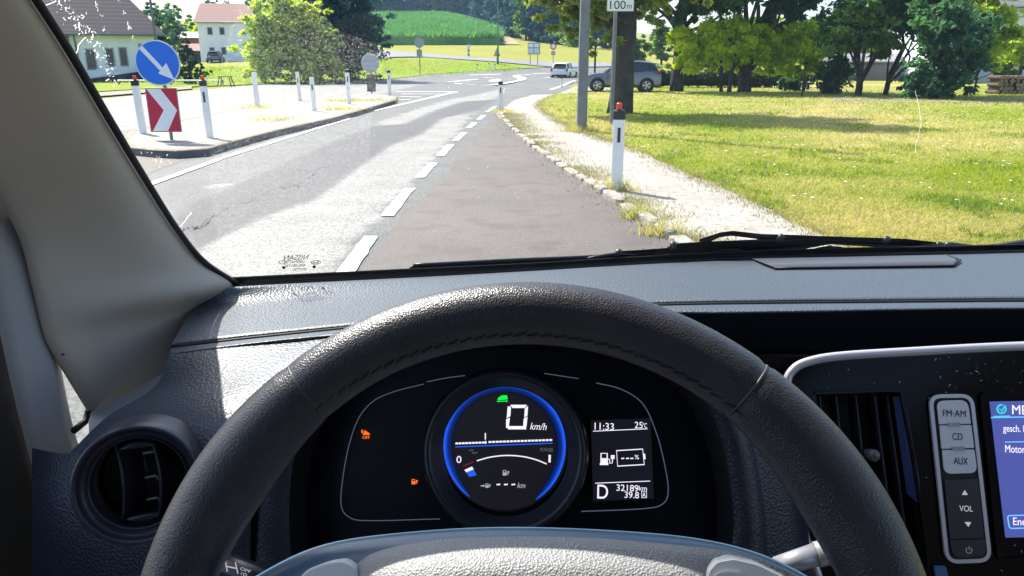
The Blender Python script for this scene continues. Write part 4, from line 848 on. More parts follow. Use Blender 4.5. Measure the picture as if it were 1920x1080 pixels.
for a, b, w in (((847, 157), (866, 157.6), .22), ((874, 158.4), (893, 159), .22), ((903, 160), (922, 160.6), .22), ((905, 146.5), (925, 146), .35), ((983, 141), (993, 140.5), .35), ((998, 139.5), (1033, 138), .35), ((838, 155.5), (895, 149.5), .4), ((880, 141.5), (940, 140), .5), ((1020, 147), (1035, 146.4), .3), ((1033, 168), (1078, 152), .25)):
    strip(hit(*a), hit(*b), w*1.15, n=3)
mk.build('road_markings', m_line, kind='structure')
cv2 = MB()
pp = catmull([(925, 161, 0), (955, 156.5, 0), (975, 152.5, 0), (980, 149.5, 0), (972, 146, 0), (968, 143.5, 0), (976, 142, 0)], 26); pts = [hit(*p[:2]) for p in pp]
cv2.grid([[p+np.array([-.35, .0, .06]) for p in pts], [p+np.array([.35, 1.0, .06+(.03 if p[1] > 59 else 0)]) for p in pts]]); cv2.add([hit(x, y)+np.array([0, 0, .05]) for x, y in ((916, 152), (928, 149), (938, 149.5), (940, 152.5), (930, 155), (918, 154.6))], [(0, 1, 2, 3, 4, 5)])
cv2.build('road_markings', m_line, kind='structure')
# footpath on the right, broken kerb stones, driveway
sheet('footpath', m_gravel, px((1000, 178), (1045, 176), (1012, 190), (1008, 200), (1022, 212), (1045, 228), (1075, 243), (1105, 252), (1140, 265), (1215, 292), (1300, 330), (1400, 375), (1545, 440), (1700, 520), (1900, 640), (1500, 640), (1278, 452), (1190, 395), (1132, 360), (1052, 308), (990, 262), (955, 232), (943, 215), (945, 203), (965, 188)), .002, .16, .25)
sheet('driveway', m_gravel, px((1040, 177), (1080, 163), (1100, 156), (1130, 152), (1200, 158), (1110, 172), (1060, 176)), .0, .1)
sheet('farm_track', mat('grey_track', (.21, .20, .17), .9, vary=(1.2, (.13, .14, .06), .5, .65)), px((1560, 184), (2300, 189), (2300, 198), (1840, 193), (1560, 190)), .004, .15)
sheet('verge', m_dirtg, px((942, 212), (958, 232), (992, 261), (1053, 306), (1133, 357), (1195, 392), (1285, 452), (1400, 530), (1390, 545), (1270, 453), (1190, 402), (1128, 364), (1048, 314), (984, 267), (946, 230), (930, 214), (936, 204)), .006, .05, .2)
lawnpts = [(1018, 186), (1012, 200), (1024, 212), (1047, 228), (1078, 243), (1107, 252), (1142, 265), (1217, 292), (1302, 330), (1402, 375), (1547, 440), (1702, 520), (1902, 640)]
lw = px(*lawnpts)+[(9, 2, 0), (60, 2, 0), (60, 58, 0), (6.6, 58, 0), (4.5, 49, 0), (3.2, 44, 0), (1.8, 36, 0)]
sheet('lawn', m_lawn, lw, -.006, .12)
ks = MB()
kc = catmull([(*G(*p)[:2], 0) for p in ((1420, 545), (1270, 452), (1130, 361), (1050, 311), (985, 264), (950, 230), (938, 212))], 200); acc = 0; last = kc[0]; i = 0
lens = [0]
for a, b in zip(kc, kc[1:]): lens.append(lens[-1]+np.linalg.norm(b-a))
s = 0
while s < lens[-1]-.5:
    L = rng.uniform(.35, .75); c = np.array([np.interp(s+L/2, lens, [k[0] for k in kc]), np.interp(s+L/2, lens, [k[1] for k in kc])]); c2_ = np.array([np.interp(s+L/2+.05, lens, [k[0] for k in kc]), np.interp(s+L/2+.05, lens, [k[1] for k in kc])])
    an = math.atan2(*(c2_-c)[::-1]); w, h = rng.uniform(.12, .16), rng.uniform(.04, .075)
    vs = []
    for zz, k in ((-.03, 1.0), (h*.7, .98), (h, .8)):
        for q in range(10):
            a = 2*math.pi*q/10; rx = L/2*k*abs(math.cos(a))**.6*np.sign(math.cos(a))*rng.uniform(.86, 1.02); ry = w/2*k*abs(math.sin(a))**.6*np.sign(math.sin(a))*rng.uniform(.82, 1.05)
            vs.append((c[0]+rx*math.cos(an)-ry*math.sin(an), c[1]+rx*math.sin(an)+ry*math.cos(an), zz+rng.normal()*.004))
    ks.add(vs, [tuple(range(20, 30))]+[(j*10+q, j*10+(q+1) % 10, (j+1)*10+(q+1) % 10, (j+1)*10+q) for j in range(2) for q in range(10)])
    s += L+rng.uniform(.0, .05)+(.3 if rng.random() < .08 else 0)
ks.build('kerb', mat('weathered_kerb', (.27, .25, .21), .9, vary=(5, (.33, .31, .28), .4, .6, 18, (.15, .13, .09), .52, .68), bump=('n', 30, .02, .6)), kind='structure')
# traffic island: kerb ring and gravel top
isl = [(222, 263), (228, 271), (245, 276), (285, 280), (330, 282), (388, 278), (430, 266), (520, 243), (622, 221), (684, 204), (742, 187), (745, 181), (722, 177), (690, 176), (655, 179), (600, 184), (548, 190), (500, 196), (470, 200), (400, 213), (300, 232), (240, 247)]
zi = .13; I0 = [np.array(G(*p, z=zi)) for p in isl]; cI = sum(I0)/len(I0)
def inset(P, d):
    out = []; n = len(P)
    for i in range(n):
        t = P[(i+1) % n]-P[i-1]; t = t[:2]/np.linalg.norm(t[:2]); out.append(P[i]+np.array([-t[1]*d, t[0]*d, 0]))
    return out
def dense(P, m):
    out = []
    for a, b in zip(P, P[1:]+P[:1]):
        for j in range(m): out.append(a+(b-a)*j/m)
    return out
Id = dense(I0, 6); I2 = inset(Id, .16)
if np.linalg.norm(sum(I2)/len(I2)-I2[0]) > np.linalg.norm(cI-Id[0]): I2 = inset(Id, -.16)
kb_ = MB(); kb_.grid([[p*[1, 1, 0]+[0, 0, -.02] for p in Id]+[Id[0]*[1, 1, 0]+[0, 0, -.02]], [p+[0, 0, -.015] for p in Id]+[Id[0]+[0, 0, -.015]]])
kb_.build('island_kerb', m_kerb, kind='structure')
kt = MB(); kt.grid([[p+[0, 0, -.015] for p in Id]+[Id[0]+[0, 0, -.015]], [a*.85+b*.15 for a, b in zip(Id, I2)]+[Id[0]*.85+I2[0]*.15], I2+[I2[0]]]); kt.build('island_kerb', m_conc, kind='structure')
it = MB(); it.add([p+[0, 0, -.003] for p in I2], [tuple(range(len(I2)))]); it.build('traffic_island', m_gravel, kind='structure')
# pavement and grass on the far left side, far road, dirt track, corn
drape([[(60, 196), (62, 186)], [(172, 184), (172, 176)], [(290, 174), (290, 168)], [(360, 168), (360, 163)]], 'pavement', m_conc, .06, 5, sub=3)
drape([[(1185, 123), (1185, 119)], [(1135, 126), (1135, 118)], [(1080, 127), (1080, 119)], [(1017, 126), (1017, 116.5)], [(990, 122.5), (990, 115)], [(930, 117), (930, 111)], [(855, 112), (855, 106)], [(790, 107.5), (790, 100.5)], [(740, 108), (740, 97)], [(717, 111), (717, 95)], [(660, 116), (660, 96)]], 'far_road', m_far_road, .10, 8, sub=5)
drape([[(700, 152), (700, 111)], [(760, 146), (760, 110)], [(800, 141), (800, 108.5)], [(860, 136.5), (860, 113)], [(930, 131.5), (930, 118)], [(990, 128.5), (990, 123.5)], [(1020, 127.3), (1020, 126.5)]], 'grass_bank', m_bank, .06, 12, sub=5)
drape([[(-60, 180), (-60, 150)], [(150, 175), (150, 146)], [(300, 166), (300, 143)], [(450, 160), (450, 130)], [(600, 155), (600, 130)], [(700, 151), (700, 120)]], 'roadside_grass', m_bank, .05, 12, sub=6)
drape([[(955, 84), (935, 83)], [(975, 84), (950, 80)], [(960, 72), (938, 74)], [(942, 66), (934, 68)]], 'dirt_track', mat('sandy_track', (.30, .24, .12), .9), .12, 6, sub=3)
# ================================================================ OUTSIDE: plants
BARK = mat('bark', (.045, .043, .042), .95, vary=(3, (.085, .080, .074), .4, .65), bump=[('n', 14, .05, .9)], spec=.15)
L_dark = leafmat('leaves_dark', (.032, .095, .055), (.065, .15, .055), (.15, .24, .06), .5, .5)
L_mid = leafmat('leaves_mid', (.085, .17, .035), (.15, .25, .045), (.27, .35, .07), .5, .5)
L_light = leafmat('leaves_light', (.26, .38, .06), (.42, .50, .08), (.58, .62, .15), .5, .6)
L_yel = leafmat('leaves_yellow_green', (.40, .54, .04), (.62, .68, .06), (.18, .30, .03), .9, .62)
L_blue = leafmat('leaves_blue_green', (.020, .070, .085), (.038, .105, .10), (.085, .16, .085), .08, .4)  # blue-green leaves, with the blue of distant haze put into the colour
L_hedge = leafmat('leaves_hedge', (.025, .06, .02), (.045, .09, .026), (.08, .14, .035), .6, .35)
def leaf_mesh(name, blobs, n, size, seed, clump=.55, shell=.55, droop=.3):
    """blobs: (x, y, z, rx, ry, rz); leaves gather in clumps on and in them"""
    g = np.random.default_rng(seed); B = np.array(blobs, float); vol = (B[:, 3]*B[:, 4]*B[:, 5])**.75; pr = vol/vol.sum()
    per = 46; nc = max(6, n//per); bi = g.choice(len(B), nc, p=pr)
    d = g.normal(size=(nc, 3)); d /= np.linalg.norm(d, axis=1)[:, None]; rad = shell+(1-shell)*g.random(nc)**.6
    rad *= 1+.26*g.normal(size=nc)
    cc_ = B[bi, :3]+d*rad[:, None]*B[bi, 3:]
    cr_ = clump*(.6+.8*g.random(nc))*np.minimum(B[bi, 3], B[bi, 5])*.42
    ci = np.repeat(np.arange(nc), per); N = len(ci)
    p = cc_[ci]+g.normal(size=(N, 3))*(cr_[ci, None]*np.array([.62, .62, .34]))
    nrm = g.normal(size=(N, 3))+np.array([0, 0, .8]); nrm /= np.linalg.norm(nrm, axis=1)[:, None]
    a = np.cross(nrm, g.normal(size=(N, 3))); a /= np.linalg.norm(a, axis=1)[:, None]+1e-9; b = np.cross(nrm, a)
    s = size*(.6+.8*g.random(N))[:, None]; a = a*s; b = b*s*.55; fold = nrm*s*.18
    V = np.stack([p-a, p-b+fold, p+a-np.array([0, 0, droop])*s, p+b+fold], 1).reshape(-1, 3)
    Q = np.arange(N*4).reshape(-1, 4); return npmesh(name, V, Q)
def tree(name, label, cat, base, blobs, m, n, size, trunk=None, limbs=(), group=None, seed=1, clump=.55, shell=.55, part='crown', kx=1.0):
    base = np.array(base, float); t = thing(name, label, cat, tuple(base), 0, group)
    if trunk:
        mb = MB(); h, r0, r1, lean = trunk; k = 9; pts = [np.array([lean[0]*(i/k)**1.3+.05*r0*math.sin(i*2+seed), lean[1]*(i/k)**1.3+.05*r0*math.cos(i*3+seed), h*i/k-.05]) for i in range(k+1)]
        rs = [r0+(r1-r0)*(i/k) for i in range(k+1)]; rs[0] = r0*1.12; mb.tube(pts, rs, 14)
        for (x0, y0, z0, x1, y1, z1, ra) in limbs:
            a, b = np.array([x0, y0, z0]), np.array([x1, y1, z1]); mm = (a+b)/2+np.array([.05*(x1-x0), 0, .10*(z1-z0)]); mb.tube(catmull([a, mm, b], 8), list(np.linspace(ra, ra*.45, 8)), 9)
        g = np.random.default_rng(seed+5); top = pts[-1]
        for q in range(7):
            bl = blobs[g.integers(len(blobs))]; e = np.array(bl[:3])+g.normal(size=3)*np.array(bl[3:])*.35; s_ = pts[int(k*.65)+q % 3]
            mb.tube(catmull([s_, (s_+e)/2+g.normal(size=3)*.12*np.linalg.norm(e-s_), e], 8), list(np.linspace(r1*.6, r1*.12, 8)), 6)
        mb.build('trunk', BARK, t, True)
    fin(part, leaf_mesh(part, blobs, n, size, seed, clump, shell), m, t); return t
def bl(cx, cy, cz, r, k, seed, sq=.8):          # a cloud of k sub-blobs filling a big one of radius r
    g = np.random.default_rng(seed); out = [(cx, cy, cz, r*.62, r*.62, r*.55*sq)]
    for i in range(k):
        d = g.normal(size=3); d /= np.linalg.norm(d); q = r*g.uniform(.2, .46)
        out.append((cx+d[0]*(r-q*.8), cy+d[1]*(r-q*.8), cz+d[2]*(r-q*.8)*sq, q, q, q*sq))
    return out
def gp(px_, py_, z=0.0): return np.array(hit(px_, py_)) if py_ < 155 else np.array(G(px_, py_, z))
# the big tree by the sign
T1 = G(1163, 212)
b1_ = bl(0, 0, 6.4, 3.1, 12, 3, .85)+[(-1.7, .2, 4.1, 1.0, 1.0, .8), (-2.2, -.2, 5.3, 1.0, 1.1, .9), (-1.0, .3, 2.9, .75, .8, .5), (-.6, -.9, 2.6, .55, .5, .5), (1.5, .2, 4.3, 1.3, 1.3, .8), (2.6, .3, 4.7, .9, .9, .7), (.3, .8, 4.3, 1.3, 1.2, 1.1), (-2.0, .3, 3.2, .9, .8, .6), (-2.6, 0, 3.6, .8, .8, .7), (-1.4, -.2, 3.2, .9, .8, .7), (-1.2, 0, 2.25, .5, .5, .4), (-.9, .1, 1.95, .4, .4, .22), (.9, .1, 3.0, .7, .7, .45), (1.6, 0, 3.5, .8, .8, .5), (.5, -.5, 3.4, .8, .7, .5), (2.3, .2, 3.9, .7, .7, .45), (-1.7, 0, 2.6, .55, .5, .4), (-3.0, .1, 4.3, .9, .9, .8)]
tree('broadleaf_tree', 'big tree with the thickest trunk, standing in the lawn in front of the grey SUV', 'tree', T1, b1_, leafmat('leaves_olive', (.15, .22, .05), (.30, .35, .09), (.08, .14, .045), .8, .55), 30000, .10, (4.6, .38, .28, (.12, 0)), [(0, 0, 3.0, -1.6, 0, 5.0, .16), (0, 0, 3.4, 1.7, .3, 5.2, .17), (0, 0, 2.2, -1.1, .2, 3.0, .09)], seed=11, shell=.4)
TB = G(1268, 171); tree('broadleaf_tree', 'tall tree with a straight single trunk just right of the grey SUV', 'tree', TB, bl(.3, 0, 6.8, 3.9, 14, 5, .8)+[(-2.2, 0, 4.9, 1.2, 1.2, .8), (2.4, -.3, 4.6, 1.3, 1.2, .8), (-1.2, 0, 3.7, .7, .8, .5)], L_dark, 15000, .21, (5.4, .36, .22, (.1, 0)), [(0, 0, 2.6, -.9, 0, 4.6, .14), (0, 0, 3.0, 1.6, .2, 4.8, .14)], seed=21, shell=.45)
TC = G(1395, 172); tree('broadleaf_tree', 'tall tree with a forked trunk behind the shaded lawn', 'tree', TC, bl(.5, 0, 7.2, 3.9, 14, 8, .85)+[(2.6, 0, 4.8, 1.5, 1.4, .9), (-1.9, 0, 5.2, 1.1, 1.1, .8), (1.6, -.3, 3.8, .9, .9, .6)], L_dark, 16000, .21, (1.7, .36, .30, (0, 0)), [(0, 0, 1.5, -.35, 0, 4.8, .20), (0, 0, 1.5, 1.15, 0, 4.9, .24), (-.2, 0, 3.2, -1.2, .1, 5.0, .1)], seed=31, shell=.45)
orch = [((1352, 172), [(-1.3, 0, 2.4, 1.2, 1.1, .8), (-.2, 0, 3.1, 1.1, 1.1, .8), (-1.9, 0, 1.6, .8, .7, .5), (-.6, .2, 1.5, .8, .7, .45), (-2.3, .1, 2.9, .7, .7, .5)], L_yel, 9000, .12, (2.0, .10, .06, (-.1, 0)), 'slim tree with bright yellow-green leaves beside the straight trunk'),
        ((1367, 173), [(.5, .2, 2.9, 1.1, 1.1, .7), (1.0, 0, 2.1, .9, .8, .6), (.2, .4, 1.7, .7, .7, .45)], L_yel, 6000, .12, (2.2, .12, .07, (.15, 0)), 'slim branching tree just left of the forked trunk'),
        ((1506, 172), [(-.6, 0, 2.5, 1.4, 1.3, .9), (-1.6, 0, 1.6, 1.0, .9, .6), (.5, 0, 3.2, 1.1, 1.0, .8), (.3, 0, 1.5, .8, .7, .5), (-1.9, 0, 2.9, .8, .8, .6), (-.6, -.2, 1.0, .7, .6, .35), (1.1, .1, 2.3, .7, .7, .5)], L_yel, 14000, .12, (1.6, .10, .07, (0, 0)), 'low yellow-green fruit tree right of the forked trunk'),
        ((1567, 177), [(0, 0, 3.0, 1.1, 1.1, 1.0), (-.3, 0, 1.1, .75, .7, .9), (.5, 0, 4.0, 1.0, 1.0, .9)], L_dark, 6000, .11, (2.0, .15, .10, (.05, 0)), 'dark fruit tree with leaves low round its trunk'),
        ((1609, 179), [(-.9, 0, 2.6, .9, .9, .7), (.2, 0, 3.1, 1.1, 1.0, .8), (.9, 0, 2.4, .8, .8, .6), (-.2, 0, 3.9, 1.1, 1.0, .7)], L_mid, 4600, .16, (.95, .17, .15, (0, 0)), 'vase-shaped fruit tree with branches spreading from a short trunk'),
        ((1660, 178), [(.3, 0, 3.9, 1.9, 1.6, 1.2), (-1.0, 0, 4.4, 1.3, 1.2, 1.0), (1.6, 0, 3.2, 1.1, 1.1, .8), (2.2, 0, 4.5, 1.4, 1.2, 1.1), (.2, 0, 5.6, 1.8, 1.5, 1.2)], L_dark, 8500, .17, (1.0, .13, .11, (.1, 0)), 'leaning fruit tree with a thin crooked trunk and dark crown'),
        ((1755, 185), [(0, 0, 1.0, 1.2, 1.0, 1.0), (.2, 0, 2.3, 1.3, 1.1, 1.1), (-.3, 0, 3.3, 1.2, 1.1, .9), (.9, 0, 1.6, .9, .9, .9), (-.8, 0, .7, .8, .7, .7)], L_dark, 9000, .14, (1.5, .12, .09, (0, 0)), 'dense dark tree with leaves down to the grass by the track'),
        ((1826, 178), [(-.2, 0, 2.4, 1.1, 1.0, .9), (.5, 0, 3.2, 1.2, 1.0, 1.0), (-.4, 0, 3.9, 1.0, 1.0, .8), (.9, 0, 2.0, .7, .7, .8), (.2, 0, 4.7, .9, .9, .7)], L_light, 6500, .15, (1.4, .055, .04, (0, 0)), 'pale willow-like tree on a thin stem left of the log pile'),
        ((1905, 168), [(0, 0, 2.4, 1.3, 1.1, .9), (-.5, 0, 2.2, 1.1, 1.0, .8), (.9, 0, 2.9, 1.2, 1.1, .8), (1.6, 0, 2.2, 1.1, 1.0, .9)], L_light, 9000, .12, (2.0, .13, .09, (.1, 0)), 'light green tree behind the log pile')]
for i, (b, bb, m, n, s, tr, lab) in enumerate(orch):
    lim = [(0, 0, tr[0]*.8, -.9, 0, 2.4, .07), (0, 0, tr[0]*.8, .9, 0, 2.4, .07), (0, 0, tr[0]*.8, .1, 0, 2.9, .06), (0, 0, tr[0]*.8, -.4, .3, 2.7, .05)] if i == 4 else ([(0.1, 0, .95, .55, 0, 2.3, .10), (.55, 0, 2.3, .1, 0, 3.9, .07)] if i == 5 else [])
    tree('fruit_tree', lab, 'tree', G(*b), bb, m, n, s, tr, lim, 'trees at the edge of the lawn', seed=40+i, shell=.35, clump=.8)
# trees behind the hedge and beyond, right-hand side
bgx = [(1195, 92, 4.5, L_mid), (1240, 118, 6.2, L_mid), (1300, 100, 6.0, L_light), (1345, 84, 5.5, L_yel), (1425, 92, 7.5, L_mid), (1470, 78, 6.4, L_yel), (1540, 88, 8.0, L_mid), (1600, 80, 7.5, L_light), (1650, 92, 9.5, L_dark), (1715, 76, 8.0, L_dark), (1775, 61, 2.8, L_mid), (1880, 59, 2.6, L_mid), (1960, 58, 3.0, L_mid)]
bgl = ['small round tree on the field above the grey SUV roof', 'tree on the far field seen between the two big trunks', 'pale tree beyond the hedge right of the straight trunk', 'yellow-green tree beyond the hedge behind the slim trees', 'tall tree beyond the hedge behind the forked trunk', 'yellow-green tree beyond the hedge right of the fork', 'tall leafy tree behind the dark fruit tree', 'pale green tall tree behind the vase-shaped fruit tree', 'tallest dark tree behind the leaning fruit tree', 'dark tree in front of the grey roofed house corner', 'green tree against the wall of the grey roofed house', 'green tree below the grey roof behind the log pile', 'green tree at the right end of the orchard']
for i, (p, d, h, m) in enumerate(bgx):
    x = (p-960)/1462*d; z = TZ(x, d); r = h*.36
    tree('field_tree', bgl[i], 'tree', (x, d, z), bl(0, 0, h*.60, r, 9, 60+i, 1.05)+[(0, 0, h*.28, r*.8, r*.7, h*.2)], m, 5200, .20, (h*.5, .16, .08, (0, 0)), (), 'trees beyond the hedge', seed=70+i, shell=.35)
# left side: big bushes, firs
tree('shrub_tree', 'big yellow-green bushy tree across the road behind the white posts', 'tree', gp(560, 156), [(-1.9, 0, 1.8, 2.0, 1.8, 1.7), (.6, 0, 1.8, 2.3, 1.9, 1.8), (-.4, .2, 3.8, 2.2, 1.9, 1.6), (-1.0, .2, 5.7, 1.6, 1.4, 1.3), (.9, .3, 5.0, 1.4, 1.2, 1.2), (-2.4, .2, 4.0, 1.3, 1.2, 1.2), (2.6, .2, 1.4, 1.3, 1.2, 1.2), (2.0, .3, 3.0, 1.1, 1.0, 1.0), (-3.2, 0, .9, 1.0, 1.0, .8)], L_light, 20000, .17, (2.5, .2, .1, (0, 0)), (), 'bushes across the road', seed=90, shell=.35)
tree('shrub_tree', 'dark blue-green tree behind the yellow-green bush', 'tree', gp(655, 150), [(0, 0, 2.2, 2.4, 2.0, 2.1), (-.6, 0, 5.2, 2.7, 2.2, 2.2), (.6, 0, 7.6, 2.4, 2.1, 2.0), (1.6, 0, 4.4, 1.6, 1.5, 1.4), (2.4, 0, 3.1, 1.0, .9, .7), (-3.2, 0, 4.5, 1.8, 1.6, 1.6), (-2.4, 0, 7.2, 2.2, 2.0, 1.6)], L_blue, 26000, .15, (4, .3, .2, (0, 0)), (), 'bushes across the road', seed=91, shell=.35)
tree('shrub_tree', 'grey-green tree behind the top of the yellow-green bush', 'tree', (-26, 88, TZ(-26, 88)), bl(0, 0, 7.4, 3.4, 9, 77, .8)+[(0, 0, 3.5, 2.5, 2.3, 2.5)], L_blue, 9000, .18, (5, .3, .2, (0, 0)), (), 'bushes across the road', seed=92)
def conifer(label, base, h, r, seed, m=L_hedge, n=7000):
    g = np.random.default_rng(seed); bb = [(g.normal()*.05, g.normal()*.05, h*t, r*(1-t)**.8+.12, r*(1-t)**.8+.12, h*.07) for t in np.linspace(.1, .97, 13)]
    return tree('fir_tree', label, 'tree', base, bb, m, n, .10, (h*.9, r*.10, .02, (0, 0)), (), None, seed=seed, shell=.3)
conifer('dark fir peeking from behind the round blue sign', gp(358, 158), 3.4, 1.5, 5); conifer('dark fir at the corner of the white house', (-32.6, 73, TZ(-32, 73)), 5.4, 1.25, 6)
for i, (p, d, h, m) in enumerate(((330, 130, 8.6, L_mid), (352, 150, 8.0, L_light), (378, 140, 6.5, L_yel), (305, 118, 8.5, L_dark), (430, 190, 13, L_blue))):
    x = (p-960)/1462*d; tree('garden_tree', ['green round tree behind the farm shed', 'pale tree with a ragged top behind the farm shed', 'light green bush above the shed roof', 'dark green tree beside the lamp post', 'tree standing behind the red roofed house'][i], 'tree', (x, d, TZ(x, d)), bl(0, 0, h*.6, h*.4, 8, 110+i, 1.0)+[(0, 0, h*.3, h*.35, h*.3, h*.25)], m, 4200, .24, (h*.5, .25, .1, (0, 0)), (), 'trees behind the farm', seed=100+i)
# wood on the hill: distinct trees along its edge
rg2 = np.random.default_rng(12); protos = []
for i in range(5):
    h = 22; r = 6.2; m = [L_blue, L_dark, L_blue, L_mid, L_blue][i]
    t = thing('wood_tree', '-', 'tree', (0, 0, 0), 0, 'trees at the edge of the wood'); mb = MB().tube([(0, 0, -.5), (0, 0, h*.6)], [.5, .25], 8); mb.build('trunk', BARK, t, True)
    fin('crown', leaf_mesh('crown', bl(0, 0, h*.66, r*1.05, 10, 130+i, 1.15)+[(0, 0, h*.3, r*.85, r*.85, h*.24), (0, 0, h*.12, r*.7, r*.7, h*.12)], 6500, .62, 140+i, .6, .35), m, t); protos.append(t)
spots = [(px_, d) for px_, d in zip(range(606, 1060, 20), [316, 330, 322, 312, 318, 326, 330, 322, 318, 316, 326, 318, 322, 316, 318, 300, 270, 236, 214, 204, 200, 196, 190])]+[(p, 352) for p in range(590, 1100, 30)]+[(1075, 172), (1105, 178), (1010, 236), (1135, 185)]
cnt = {}; NW = len(spots); side = ['behind the corn field', 'on the slope above the corn', 'at the edge of the wood']
for i, (p, d) in enumerate(spots):
    x = (p-960)/1462*d; k = int(rg2.integers(5)); t = protos[i] if i < 5 else copy_tree(protos[k])
    sc_f = (.78 if d > 290 else .55)*rg2.uniform(.85, 1.15); t.location = (x, d, TZ(x, d)-.5); t.scale = (sc_f, sc_f, sc_f*rg2.uniform(.9, 1.15)); t.rotation_euler = (0, 0, rg2.uniform(0, 6))
    row_ = 'f' if 290 < d < 340 else 'r' if d >= 340 else 'l'; cnt[row_] = cnt.get(row_, 0)+1; nth = ['first', 'second', 'third', 'fourth', 'fifth', 'sixth', 'seventh', 'eighth', 'ninth', 'tenth', 'eleventh', 'twelfth', 'thirteenth', 'fourteenth', 'fifteenth', 'sixteenth', 'seventeenth', 'eighteenth'][cnt[row_]-1]
    t['label'] = ({'f': 'tall woodland tree in the front row above the corn, %s from the left', 'r': 'woodland tree in the rear row on the hill, %s from the left', 'l': 'leafy tree at the low end of the wood by the sandy track, %s in line'}[row_] % nth)
    _ = ('tall blue-green woodland tree in the front row above the corn field' if d > 290 and d < 340 else 'woodland tree in the rear row on the hill' if d >= 340 else 'leafy woodland tree at the low end of the wood beside the sandy track')
# hedge
hx0, hx1 = 9.0, 18.5
hd = thing('hedge', 'long dark clipped hedge behind the tree trunks at the back of the lawn', 'hedge', (13, 49, 0)); hb_ = [(x, 0, .68, .8, .55, .62) for x in np.linspace(-5.2, 5.4, 12)]+[(x, 0, .3, .8, .5, .35) for x in np.linspace(-5.2, 5.4, 12)]
fin('foliage', leaf_mesh('foliage', hb_, 16000, .07, 150, .8, .3), L_hedge, hd)
MB().tube([(-5.4, 0, .5), (5.6, 0, .5)], [.4, .4], 8).build('stems', mat('hedge_stems', (.02, .03, .015), .95), hd)
bsh = [((1480, 170), .55, 'small dark bush at the foot of the yellow-green tree'), ((1552, 176), .5, 'dark shrub beside the wooden post'), ((1722, 182), .8, 'low dark shrub in front of the dense tree')]
for i, (b, r, lab) in enumerate(bsh): tree('shrub', lab, 'shrub', G(*b), [(0, 0, r*.7, r, r, r*.75), (r*.6, 0, r*.5, r*.7, r*.6, r*.5)], L_dark, 2600, .08, None, (), 'shrubs by the lawn', seed=160+i, part='foliage')
# corn, meadow tufts, lawn blades
m_corn = leafmat('corn_leaves', (.06, .18, .05), (.11, .26, .065), (.19, .34, .10), .25, .4)
CT = [(700, 32), (740, 31), (780, 31), (830, 33), (870, 40), (905, 52), (936, 60)]; CBt = [(700, 84), (760, 84.5), (830, 84), (900, 83), (937, 82)]
def ctop(p): return np.interp(p, [c[0] for c in CT], [c[1] for c in CT])
cr = []
for p in np.linspace(690, 938, 46):
    a, b = hit(p, 84.5), hit(p, max(ctop(p), 33.5)); cr.append([a+(b-a)*t for t in np.linspace(0, 1, 30)])
for r in cr:
    for j, q in enumerate(r): q[2] = TZ(q[0], q[1])+1.6
mb = MB().grid([[r[0]-[0, 0, 1.8]]+r+[r[-1]-[0, 0, 1.8]] for r in cr]); corn = mb.build('corn_field', mat('corn_mass', (.07, .18, .045), .9, vary=(.12, (.13, .28, .06), .4, .6, 1.2, (.08, .19, .045), .5, .65), bump=('n', 1.5, .5, .8)), kind='stuff'); tag(corn, 'bright green field of standing corn on the hillside', 'corn')
P = []; n = 34000
pp_ = rng.uniform(690, 938, n); tt = rng.random(n)
A0 = np.array([[q for q in r[0]] for r in cr]); A1 = np.array([[q for q in r[-1]] for r in cr]); gx = np.linspace(690, 938, 46)
base_ = np.stack([np.interp(pp_, gx, A0[:, k])*(1-tt)+np.interp(pp_, gx, A1[:, k])*tt for k in range(3)], 1)
base_[:, 2] = [TZ(a[0], a[1]) for a in base_]; 
def blades(name, base, h, w, m, lean=.35, label=None, cat=None):
    N = len(base); h = h*(.5+rng.random(N)) if np.isscalar(h) else h; w = w*np.ones(N); a = rng.uniform(0, 2*np.pi, N); d = np.stack([np.cos(a), np.sin(a), 0*a], 1); ln = rng.normal(size=(N, 3))*lean*h[:, None]; ln[:, 2] = 0
    V = np.stack([base-d*w[:, None], base+d*w[:, None], base+ln+np.array([0, 0, 1])*h[:, None]], 1).reshape(-1, 3)
    o = fin(name, npmesh(name, V, np.arange(N*3).reshape(-1, 3)), m, kind='stuff'); tag(o, label, cat); return o
base_[:, 2] += 1.2; blades('corn_leaves', base_, 1.0, .30, m_corn, .5, 'leafy tops of the corn standing on the hillside', 'corn')
m_blade = leafmat('grass_blades', (.24, .29, .03), (.52, .44, .19), (.30, .34, .035), .16, .45)
m_dry = leafmat('dry_grass', (.26, .23, .10), (.34, .30, .15), (.12, .15, .03), 1.5, .35)
lp_ = np.array([q[:2] for q in lw])
def inpoly(pt, poly):
    x, y = pt[:, 0], pt[:, 1]; c = np.zeros(len(pt), bool); j = len(poly)-1
    for i in range(len(poly)):
        xi, yi = poly[i]; xj, yj = poly[j]
        c ^= ((yi > y) != (yj > y)) & (x < (xj-xi)*(y-yi)/(yj-yi+1e-12)+xi); j = i
    return c
n = 230000; dd_ = 6.0/(1-rng.random(n)*(1-6.0/50)); xx = rng.uniform(-.05, .95, n)*dd_
pt = np.stack([xx, dd_], 1); pt = pt[inpoly(pt, lp_)]; b3 = np.concatenate([pt, np.zeros((len(pt), 1))], 1)
blades('grass', b3, .030*(.6+.8*rng.random(len(b3)))*(1+b3[:, 1]/40), .0035*(1+b3[:, 1]/8), m_blade, .8, 'short sunlit grass of the lawn, yellow in dry spots', 'grass')
kk = []
